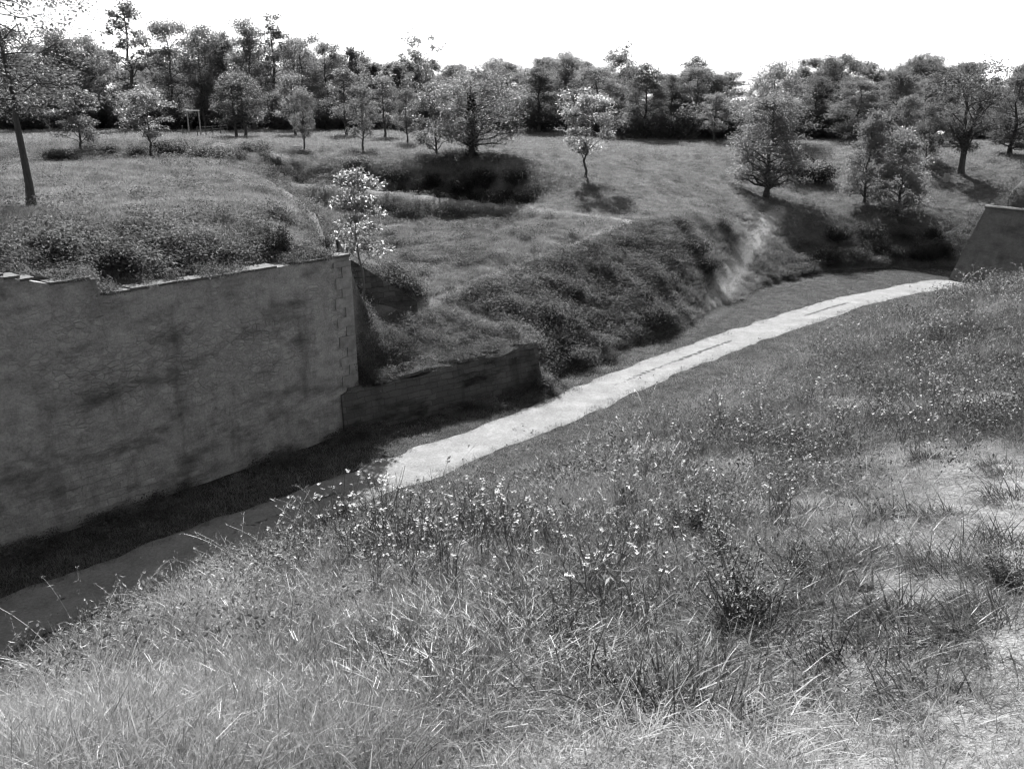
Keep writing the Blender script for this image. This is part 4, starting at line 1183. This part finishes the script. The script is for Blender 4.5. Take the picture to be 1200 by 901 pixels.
# --- ditch floor turf, terrace, plateau and slopes
turf_t = [blades(540 + i, 34, .26, .14, .012, .9, 2, 0, ('turf',)) for i in range(3)]
mead_t = [blades(550 + i, 34, .28, .22, .013, .9, 3, 0, ('meadow',)) for i in range(3)]
rough_t = [herb(560 + i, 75, .5, .46, .105, 'rough') for i in range(3)]
x, y = polar_points(80000, 20, 100, -36, 36, 2, .9)
xb, yb = polar_points(150000, 33, 75, -14, 36, 4, 1.2)
zb_ = land_z(xb, yb); k_ = (zb_ > .15) & (zb_ < 4.2) & ((-xb + yb) * .7071 > 18)
x = np.concatenate([x, xb[k_]]); y = np.concatenate([y, yb[k_]])
z = land_z(x, y)
ok, u, v = in_view(x, y, z, 60, 40)
n_ = (-x + y) * .7071
ok &= (n_ > 15) & (seg_dist(x, y, PATH_LINE) > 1.0 + .4 * (fbm(x, y, .8, 99) - .5))
d1 = (x - B_CORNER[0]) * BIN[0] + (y - B_CORNER[1]) * BIN[1]
# keep the wall heads clear
dm = (x - W_CORNER[0]) * WIN[0] + (y - W_CORNER[1]) * WIN[1]; am = (x - W_CORNER[0]) * WDIR[0] + (y - W_CORNER[1]) * WDIR[1]
ok &= ~((am < 0) & (np.abs(dm - .5) < .75))
ok &= ~((d1 > -.3) & (d1 < 1.5) & (y > 30) & (x > 30))
x, y, z, u, v, dm, am = [q[ok] for q in (x, y, z, u, v, dm, am)]
wr = np.zeros(len(x))
for line, w in ((TRACK, .85), (CREST_TRAIL, .5), (RIDGE_TRAIL, .45), (PLAT_TRAIL, .4)):
    wr = np.maximum(wr, 1 - sstep(w * .5, w * 1.3, seg_dist(x, y, line)))
e_ = .7
steep = np.hypot(land_z(x + e_, y) - land_z(x - e_, y), land_z(x, y + e_) - land_z(x, y - e_)) / (2 * e_)
steep = sstep(.35, .75, steep)
dl = (x - L_START[0]) * LIN[0] + (y - L_START[1]) * LIN[1]; al0 = (x - L_START[0]) * LDIR[0] + (y - L_START[1]) * LDIR[1]
block = (dl < 5.5) & (dl > -.5) & (al0 > -1) & (al0 < LL + .5)
floor = z < .25
ct = np.array([(p[0] + p[1]) * .7071 for p in CREST_TRAIL]); cn = np.array([(-p[0] + p[1]) * .7071 for p in CREST_TRAIL])
lowmound = (z > .25) & np.where((x + y) * .7071 < ct[-1], (-x + y) * .7071 < np.interp((x + y) * .7071, ct, cn) - .5, z < 3.4)
edge = (am < 1) & (dm < 5.5) & (dm > 0)
n1 = fbm(x, y, 2.2, 191); n2 = fbm(x, y, .9, 193)
rr = np.random.default_rng(22).random(len(x)); ri = np.random.default_rng(23).integers(0, 3, len(x))
scrub = (y > 75) & (y < 93) & (x < -4)
prough = np.where(floor, 0, np.where(scrub, .3 + 1.6 * (n1 - .5), 0) +  np.where(edge, .45 + 2.2 * (n1 - .42), np.where(block, .10 + .9 * (n2 - .5), np.where(lowmound, (.42 + 1.5 * (n1 - .5)) * sstep(2.0, 5.5, seg_dist(x, y, TRACK)), .05 + .9 * (n2 - .6) + .45 * steep))))
kind = np.where(floor, ri, 3 + ri)
kind = np.where(rr < prough, 6 + ri, kind)
keep = np.random.default_rng(24).random(len(x)) > wr * .9
scl = np.random.default_rng(25).uniform(.65, 1.3, len(x)) * np.where(block, .7, 1)
tone = np.clip(.5 - .45 * floor * ((dm > -3.6) & (am < 0) | (dl > -2.6) & (al0 < LL) & (al0 > -1)) + 1.1 * (n1 - .5) + np.random.default_rng(26).normal(size=len(x)) * .18 - .35 * steep, 0, 1)  # floor turf toned darker before both walls, deepening their cast shadow
# weeds rooted on the wall head, hanging over the coping
rg_ = np.random.default_rng(27)
al_ = rg_.uniform(0, 33.5, 3000); dp_ = rg_.uniform(.06, 1.6, 3000)
cl_ = fbm(al_, al_ * 0 + 5, 1.8, 197); kp_ = (cl_ > .49) | (np.abs(WL - al_ - 9.6) < .8) | (rg_.random(3000) < .22) & (dp_ > .8)
al_, dp_ = al_[kp_], dp_[kp_]
xw = W_FAR[0] + WDIR[0] * al_ + WIN[0] * dp_; yw = W_FAR[1] + WDIR[1] * al_ + WIN[1] * dp_
zw = np.array([main_top(a) for a in al_]) + .02
al2 = rg_.uniform(0, LL, 380); dp2 = rg_.uniform(.15, 1.3, 380)
xw = np.concatenate([xw, L_START[0] + LDIR[0] * al2 + LIN[0] * dp2]); yw = np.concatenate([yw, L_START[1] + LDIR[1] * al2 + LIN[1] * dp2])
zw = np.concatenate([zw, 1.66 + .38 * al2 / LL + .12 * (dp2 > .3)])
# dark growth along the foot of both walls
af = rg_.uniform(0, 34, 2600); of = -.12 - np.abs(rg_.normal(size=2600)) * .55; kf = fbm(af, af * 0 + 8, 1.5, 198) > .46
af, of = af[kf], of[kf]
xf_ = W_FAR[0] + WDIR[0] * af + WIN[0] * of; yf_ = W_FAR[1] + WDIR[1] * af + WIN[1] * of
ag = rg_.uniform(-.5, LL + 1, 900); og = -.1 - np.abs(rg_.normal(size=900)) * .5; kg = fbm(ag, ag * 0 + 18, 1.2, 199) > .45
ag, og = ag[kg], og[kg]
xf_ = np.concatenate([xf_, L_START[0] + LDIR[0] * ag + LIN[0] * og]); yf_ = np.concatenate([yf_, L_START[1] + LDIR[1] * ag + LIN[1] * og])
xw = np.concatenate([xw, xf_]); yw = np.concatenate([yw, yf_]); zw = np.concatenate([zw, land_z(xf_, yf_)])
nw = len(xw)
P3 = np.concatenate([np.stack([x, y, z - .01], -1)[keep], np.stack([xw, yw, zw], -1)])
scl = np.concatenate([scl[keep], rg_.uniform(.35, .85, nw)]); tone = np.concatenate([tone[keep], rg_.uniform(.1, .9, nw)])
kind = np.concatenate([kind[keep], rg_.integers(3, 9, nw)])
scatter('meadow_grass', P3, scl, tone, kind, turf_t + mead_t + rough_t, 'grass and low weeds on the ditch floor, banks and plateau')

# far meadow
x, y = polar_points(26000, 95, 170, -36, 36, 3, 1.2)
z = land_z(x, y)
farm_t = [blades(570 + i, 30, .6, .30, .03, .8, 2, 0, ('meadow',)) for i in range(2)]
scatter('far_meadow_grass', np.stack([x, y, z - .01], -1), np.random.default_rng(31).uniform(.6, 1.2, len(x)), np.random.default_rng(32).uniform(.3, .9, len(x)), np.random.default_rng(33).integers(0, 2, len(x)), farm_t, 'grass of the distant meadow')

# undergrowth below the wood
us = np.random.default_rng(41).uniform(-60, 1260, 520)
Ys = np.where(us < 700, np.random.default_rng(42).uniform(136, 172, 520), np.random.default_rng(43).uniform(116, 150, 520))
xs = (us - 600) / F * Ys * CT; zs = land_z(xs, Ys)
un_t = [shrub_mesh(600 + i, 2.6, 3.6, 1600, .38, 'wood_dark', 9)[0] for i in range(2)]
scatter('undergrowth', np.stack([xs, Ys, zs - .1], -1), np.random.default_rng(44).uniform(.6, 1.3, 520), np.random.default_rng(45).uniform(0, 1, 520), np.random.default_rng(46).integers(0, 2, 520), un_t, 'dark undergrowth between the trunks of the wood')
# far-off wood closing the horizon
us = np.random.default_rng(51).uniform(-150, 1350, 150); Ys = np.random.default_rng(52).uniform(178, 230, 150)
xs = (us - 600) / F * Ys * CT; zs = land_z(xs, Ys)
ft = [TEMPL['wood0'][1], TEMPL['wood1'][1]]
scatter('distant_woodland', np.stack([xs, Ys, zs - 1.2], -1), np.random.default_rng(53).uniform(.75, 1.05, 150), np.random.default_rng(54).uniform(0, 1, 150), np.random.default_rng(55).integers(0, 2, 150), ft, 'continuous far-off wood closing the horizon', rot=np.stack([np.zeros(150), np.zeros(150), np.random.default_rng(56).uniform(0, 6.28, 150)], -1))

# ------------------------------------------------------------------ tussocks and flowering weeds on the near bank
tus = [blades(700 + i, 420, .18, .26, .0042, 2.7, 6, .2, ('tuss',)) for i in range(4)]
TU = [(1062, 612, 1.0), (1010, 628, .8), (940, 568, .95), (915, 545, .8), (905, 500, .8), (882, 492, .7), (1150, 438, .7), (1160, 488, .8), (1095, 540, .8), (1120, 400, .55), (1180, 690, .9), (985, 575, .75),
      (835, 512, .55), (800, 488, .4), (700, 545, .55), (735, 600, .7), (760, 590, .6), (1050, 660, .8), (1000, 700, .7), (965, 730, .75), (1060, 740, .9), (1090, 770, .8), (1120, 735, .6), (940, 840, .8), (870, 760, .85),
      (700, 705, .9), (640, 800, .9), (720, 790, 1.0), (565, 770, .9), (760, 730, .8), (480, 800, .9), (690, 640, .7), (1000, 465, .6), (1060, 470, .6), (950, 455, .5), (1185, 560, .7), (820, 690, .8), (620, 715, .7)]
rt_ = np.random.default_rng(88)
for i in range(95):
    u = rt_.uniform(480, 1198); v = rt_.uniform(max(405, 640 - (u - 560) * .42), 860)
    TU.append((u, v, rt_.uniform(.5, 1.15)))
TU_SEEN = {0: 'largest arching dark tussock beside the dry trodden ground', 3: 'dark arching tussock uphill of the bare dry patch'}
for i, (u, v, s) in enumerate(TU):
    x, y, z = hit_near(u, v)
    o = link('grass_tussock', tus[i % 4], None, (x, y, z - .01), random.uniform(0, 6.28), (s * 1.15, s * 1.15, s * .95))
    tag(o, TU_SEEN.get(i, 'dark arching grass tussock standing out of the lighter grass on the near bank'), 'grass tussock', 'grass tussocks on the near bank')

def flower_plant(seed, h, nst, spread, nfl, fs, leaves=60):
    rg = np.random.default_rng(seed)
    sb = MB(); pos = []; tops = []
    for i in range(nst):
        th = rg.uniform(0, 6.28)
        top = np.array([math.cos(th), math.sin(th), 0]) * spread * rg.uniform(.2, 1) + np.array([0, 0, h * rg.uniform(.65, 1.05)])
        p = limb((rg.normal() * .03, rg.normal() * .03, -.03), top, 6, .06, .02, rg)
        sb.tube(p, np.linspace(.0035, .0015, 6), 4, False)
        tops.append(top)
        for j in range(3):
            k = rg.integers(2, 5)
            q1 = p[k] + np.array([rg.normal() * .07, rg.normal() * .07, rg.uniform(.05, .14)])
            sb.tube(limb(p[k], q1, 3, .05, .02, rg), [.002, .0016, .001], 3, False)
            tops.append(q1)
        pos.append(p[rg.integers(0, 5, leaves // nst)] + rg.normal(size=(leaves // nst, 3)) * .03)
    fl = []
    sel = rg.permutation(len(tops))[:nfl]
    FV = []; FF = []
    for s_ in sel:
        c = tops[s_]
        for k in range(rg.integers(2, 5)):
            cc = c + rg.normal(size=3) * fs * .7
            nrm = np.array([rg.normal() * .5, rg.normal() * .5 - .3, 1]); nrm /= np.linalg.norm(nrm)
            a = np.cross(nrm, [1, .2, .1]); a /= np.linalg.norm(a); b = np.cross(nrm, a)
            for pz in range(4):
                t0 = pz * math.pi / 2 + .4
                e = a * math.cos(t0) + b * math.sin(t0); f_ = -a * math.sin(t0) + b * math.cos(t0)
                n0 = len(FV)
                FV += [cc, cc + e * fs * .5 + f_ * fs * .28 + nrm * fs * .12, cc + e * fs * .85 + nrm * fs * .15, cc + e * fs * .5 - f_ * fs * .28 + nrm * fs * .12]
                FF.append((n0, n0 + 1, n0 + 2, n0 + 3))
    LV, LF = leaf_quads(np.concatenate(pos), .05, aspect=.3, rg=rg)
    return sb.mesh('flower_stems', (M['stem'],)), mesh_np('flower_leaves', LV, LF, (M['stem'],)), mesh_np('flower_heads', np.array(FV), np.array(FF), (M['petal'],))
FP = [flower_plant(800 + i, .58, 9, .24, 11, .014) for i in range(3)]
FP2 = [flower_plant(810 + i, .36, 5, .22, 4, .014, 40) for i in range(3)]
def flower(T, u, v, s, label, group, xyz=None):
    x, y, z = xyz or hit_near(u, v)
    e = empty('flowering_weed', (x, y, z), random.uniform(0, 6.28), s)
    tag(e, label, 'wildflower', group)
    link('stems', T[0], e); link('leaves', T[1], e); link('petals', T[2], e)
EDGE = 'white-flowered weeds on the bank edge above the path'
for i, (u, v, s) in enumerate(((375, 645, 1.0), (400, 640, 1.1), (425, 650, .9), (450, 640, 1.0), (410, 665, .8), (470, 655, .9), (500, 650, .9), (520, 665, .85), (545, 640, .8), (565, 660, .9), (590, 640, .8), (610, 665, .8), (480, 690, .7), (440, 690, .7), (530, 700, .7), (635, 640, .7), (655, 660, .7), (575, 620, .7), (350, 655, .8), (545, 612, .7))):
    flower(FP[i % 3], u, v, s, 'tall weed with small white flowers in the clump overhanging the path', EDGE)
MIDF = 'white flowers scattered over the near bank'
rf = np.random.default_rng(77)
for i in range(82):
    if i < 74: u = rf.uniform(690, 1190); v = 556 - (u - 690) * .44 + 14 + 150 * rf.random() ** 1.6
    else: u = rf.uniform(560, 900); v = rf.uniform(570, 760)
    flower(FP2[i % 3], u, v, rf.uniform(.7, 1.15), 'small white-flowered weed scattered in the bank grass right of the overhanging clump', MIDF)

# tall dark weed and neighbours
def dark_weed(u, v, s, label, seed):
    rg = np.random.default_rng(seed)
    x, y, z = hit_near(u, v)
    e = empty('leafy_weed', (x, y, z), 0, (s * 1.25, s * 1.25, s * .72)); tag(e, label, 'weed')
    sb = MB(); pos = []
    for i in range(22):
        th = rg.uniform(0, 6.28); top = np.array([math.cos(th) * .42 * rg.random(), math.sin(th) * .42 * rg.random(), rg.uniform(.3, .8)])
        p = limb((rg.normal() * .04, rg.normal() * .04, -.03), top, 6, .03, .02, rg)
        sb.tube(p, np.linspace(.005, .002, 6), 4, False)
        tt = rg.uniform(.1, 1, 75)
        pos.append(p[0] + (top - p[0]) * tt[:, None] + rg.normal(size=(75, 3)) * .035)
    V, Fq = leaf_quads(np.concatenate(pos), .036, aspect=.35, rg=rg)
    link('stems', sb.mesh('weed_stems', (M['stem'],)), e); link('leaves', mesh_np('weed_leaves', V, Fq, (M['weed'],)), e)
DW = 'dark leafy weeds in the middle of the near bank'
dark_weed(842, 668, .62, 'largest dark leafy weed in the middle of the near bank', 901)
dark_weed(868, 728, .55, 'dark leafy weed just below the largest one', 902)
dark_weed(820, 625, .55, 'dark leafy weed just above the largest one', 906)
dark_weed(935, 690, .42, 'dark leafy weed at the rim of the trodden ground, right of the largest one', 907)
dark_weed(915, 525, .45, 'dark leafy weed among the tussocks uphill', 903)
dark_weed(1175, 688, .42, 'small dark leafy weed beside the trodden dry ground, at the right edge', 904)
dark_weed(660, 770, .45, 'low dark leafy weed in the lower middle of the bank', 905)

# a few stones / pale litter on the near bank
def stone(u, v, s, label):
    x, y, z = hit_near(u, v)
    rg = np.random.default_rng(int(u))
    import bmesh
    bm = bmesh.new(); bmesh.ops.create_icosphere(bm, subdivisions=2, radius=s)
    for w in bm.verts:
        w.co *= 1 + rg.normal() * .09; w.co.z *= .55
    me = bpy.data.meshes.new('stone'); bm.to_mesh(me); bm.free(); me.materials.append(M['coping'])
    tag(link('stone', me, None, (x, y, z + .02)), label, 'stone')
stone(1012, 690, .035, 'pale pebble at the rim of the trodden dry ground')
stone(955, 712, .03, 'pale pebble below the dark leafy weeds')

# ------------------------------------------------------------------ goal frame, fence, low wall and car in the distance
gY = 112
a = at_depth(221, 150, gY); b = at_depth(235, 151, gY)
zg = gz((a[0] + b[0]) / 2, gY); H_ = at_depth(228, 130, gY)[2] - zg
ge = empty('goal_frame', ((a[0] + b[0]) / 2, gY, zg), R(-4)); tag(ge, 'pale timber goal-like frame standing on the meadow before the dark wood', 'frame')
hw = (b[0] - a[0]) / 2
for sx_ in (-1, 1):
    m_ = MB(); m_.box((sx_ * hw, 0, H_ / 2 - .1), (.13, .13, H_ + .2), 0, .006); link('post', m_.mesh('goal_post', (M['wood'],)), ge)
m_ = MB(); m_.box((0, 0, H_ - .07 + .10), (hw * 2 + .2, .16, .15), 0, .006); link('crossbar', m_.mesh('goal_bar', (M['white'],)), ge)
fp = [(214, 152, 112), (231, 154, 108), (241, 151, 111), (249, 150, 114), (258, 149, 117), (266, 148, 120)]
fe = empty('wire_fence', (at_depth(231, 154, 108)[0], 108, 0)); tag(fe, 'thin post and wire fence running from the goal frame to the round young tree', 'fence')
o0 = np.array(fe.location)
tops = []
pm = MB(); pm.box((0, 0, .5), (.10, .10, 1.3), 0, .01); pme = pm.mesh('fence_post', (M['post'],))
for u, v, Y in fp:
    x, y, _ = at_depth(u, v, Y); zz = gz(x, y)
    link('post', pme, fe, (x - o0[0], y - o0[1], zz)); tops.append((x - o0[0], y - o0[1], zz))
wm = MB()
for hh in (.45, .75, 1.05): wm.tube([(p[0], p[1], p[2] + hh) for p in tops[1:]], [.012] * (len(tops) - 1), 4, False)
link('wire', wm.mesh('fence_wire', (M['post'],)), fe)

a = at_depth(425, 141, 160); b = at_depth(478, 141, 160); zz = gz((a[0] + b[0]) / 2, 158)
pw = empty('boundary_wall', ((a[0] + b[0]) / 2, 158, zz)); tag(pw, 'long low pale wall with dark rail behind the young meadow trees', 'wall')
wl = (b[0] - a[0])
m_ = MB(); m_.box((0, 0, .55), (wl, .3, 1.5), 0); link('face', m_.mesh('pale_wall', (M['coping'],)), pw)
m_ = MB(); m_.box((0, -.25, 1.0), (wl + 1, .12, .14), 0)
for k in range(6): m_.box((-wl / 2 + wl * k / 5, -.25, .45), (.1, .1, 1.0))
link('rail', m_.mesh('pale_wall_rail', (M['post'],)), pw)

def make_car(x, y, rz, label):
    z = gz(x, y)
    e = empty('parked_car', (x, y, z), rz); tag(e, label, 'car')
    prof = [(-2.05, .35), (-2.1, .75), (-1.95, .95), (-1.35, 1.02), (-.75, 1.42), (.75, 1.44), (1.35, 1.0), (2.0, .85), (2.1, .55), (2.05, .32)]
    m_ = MB(); n = len(prof)
    for s in (-1, 1):
        pass
    L = [(p[0], -.82 if p[1] < 1.1 else -.66, p[1]) for p in prof]; Rr = [(p[0], .82 if p[1] < 1.1 else .66, p[1]) for p in prof]
    m_.poly(L); m_.poly(Rr[::-1])
    for i in range(n):
        j = (i + 1) % n
        m_.poly([L[j], L[i], Rr[i], Rr[j]])
    link('body', m_.mesh('car_body', (M['car'],)), e)
    for s in (-1, 1):
        w = MB(); w.poly([(-1.15, s * .80, 1.06), (1.15, s * .80, 1.06), (.68, s * .69, 1.37), (-.68, s * .69, 1.37)]); link('side_window', w.mesh('car_window', (M['glass'],)), e)
        for xx in (-1.3, 1.3):
            t = MB(); t.tube([(xx, s * .66, .32), (xx, s * .86, .32)], [.32, .32], 14); t.poly([(xx + .32 * math.cos(k * .4488), s * .66, .32 + .32 * math.sin(k * .4488)) for k in range(14)]); link('wheel', t.mesh('car_wheel', (M['tyre'],)), e)
    return e
x, y, _ = at_depth(1108, 174, 104)
make_car(x, y, R(12), 'pale car parked behind the trunks left of the umbrella-crowned tree')
x, y, _ = at_depth(1190, 172, 112)
make_car(x, y, R(-8), 'pale car parked beyond the meadow at the right edge')
x, y, _ = at_depth(1122, 186, 83)
m_ = MB(); m_.tube([(0, 0, -.2), (0, 0, .35), (.02, 0, .72)], [.30, .25, .24], 12)
tag(link('tree_stump', m_.mesh('tree_stump', (M['wood'],), True), None, (x - .9, y - .3, gz(x - .9, y - .3))), 'pale tree stump left of the umbrella-crowned tree\'s trunk', 'stump')

# ------------------------------------------------------------------ light, sky, camera
SUN_EL, SUN_AZ = 42.0, -7.0          # degrees above the horizon; from +Y towards +X
w = bpy.data.worlds.new('World'); scene.world = w; w.use_nodes = True
nt = w.node_tree; nt.nodes.clear()
sky = nt.nodes.new('ShaderNodeTexSky'); sky.sky_type = 'NISHITA'; sky.sun_disc = False
sky.sun_elevation = R(SUN_EL); sky.sun_rotation = R(SUN_AZ)
sky.air_density = .8; sky.dust_density = .6; sky.ozone_density = 1.0
bw = nt.nodes.new('ShaderNodeRGBToBW'); bg = nt.nodes.new('ShaderNodeBackground'); wo = nt.nodes.new('ShaderNodeOutputWorld')
nt.links.new(sky.outputs[0], bw.inputs[0]); nt.links.new(bw.outputs[0], bg.inputs['Color']); nt.links.new(bg.outputs[0], wo.inputs['Surface'])
bg.inputs['Strength'].default_value = .1
sl = bpy.data.lights.new('sun', 'SUN'); sl.energy = 5.0; sl.angle = R(.53); sl.color = (1, 1, 1)
so = bpy.data.objects.new('sun', sl); COL.objects.link(so)
so.rotation_euler = (R(90 - SUN_EL), 0, R(180 - SUN_AZ))     # shines from the sun's bearing
so.location = (-20, 90, 60)

cam = bpy.data.cameras.new('camera'); co = bpy.data.objects.new('camera', cam); COL.objects.link(co)
cam.sensor_width = 36; cam.lens = 36 * F / 1200; cam.clip_end = 6000; cam.clip_start = .05
co.location = (0, 0, EYE); co.rotation_euler = (math.pi / 2 - PITCH, 0, 0)
scene.camera = co
scene.view_settings.view_transform = 'Standard'; scene.view_settings.look = 'None'; scene.view_settings.gamma = 1; scene.view_settings.exposure = 1.3
scene.cycles.max_bounces = 4; scene.cycles.diffuse_bounces = 2; scene.cycles.transmission_bounces = 2; scene.cycles.glossy_bounces = 1
scene.cycles.sample_clamp_indirect = 2.0; scene.cycles.sample_clamp_direct = 6.0; scene.cycles.caustics_reflective = False; scene.cycles.caustics_refractive = False; scene.cycles.use_light_tree = False
scene.cycles.use_denoising = True; scene.cycles.denoiser = 'OPENIMAGEDENOISE'; scene.cycles.denoising_input_passes = 'RGB_ALBEDO_NORMAL'; scene.cycles.denoising_prefilter = 'ACCURATE'
scene.cycles.filter_width = 1.25
scene.cycles.use_adaptive_sampling = True; scene.cycles.adaptive_threshold = .035
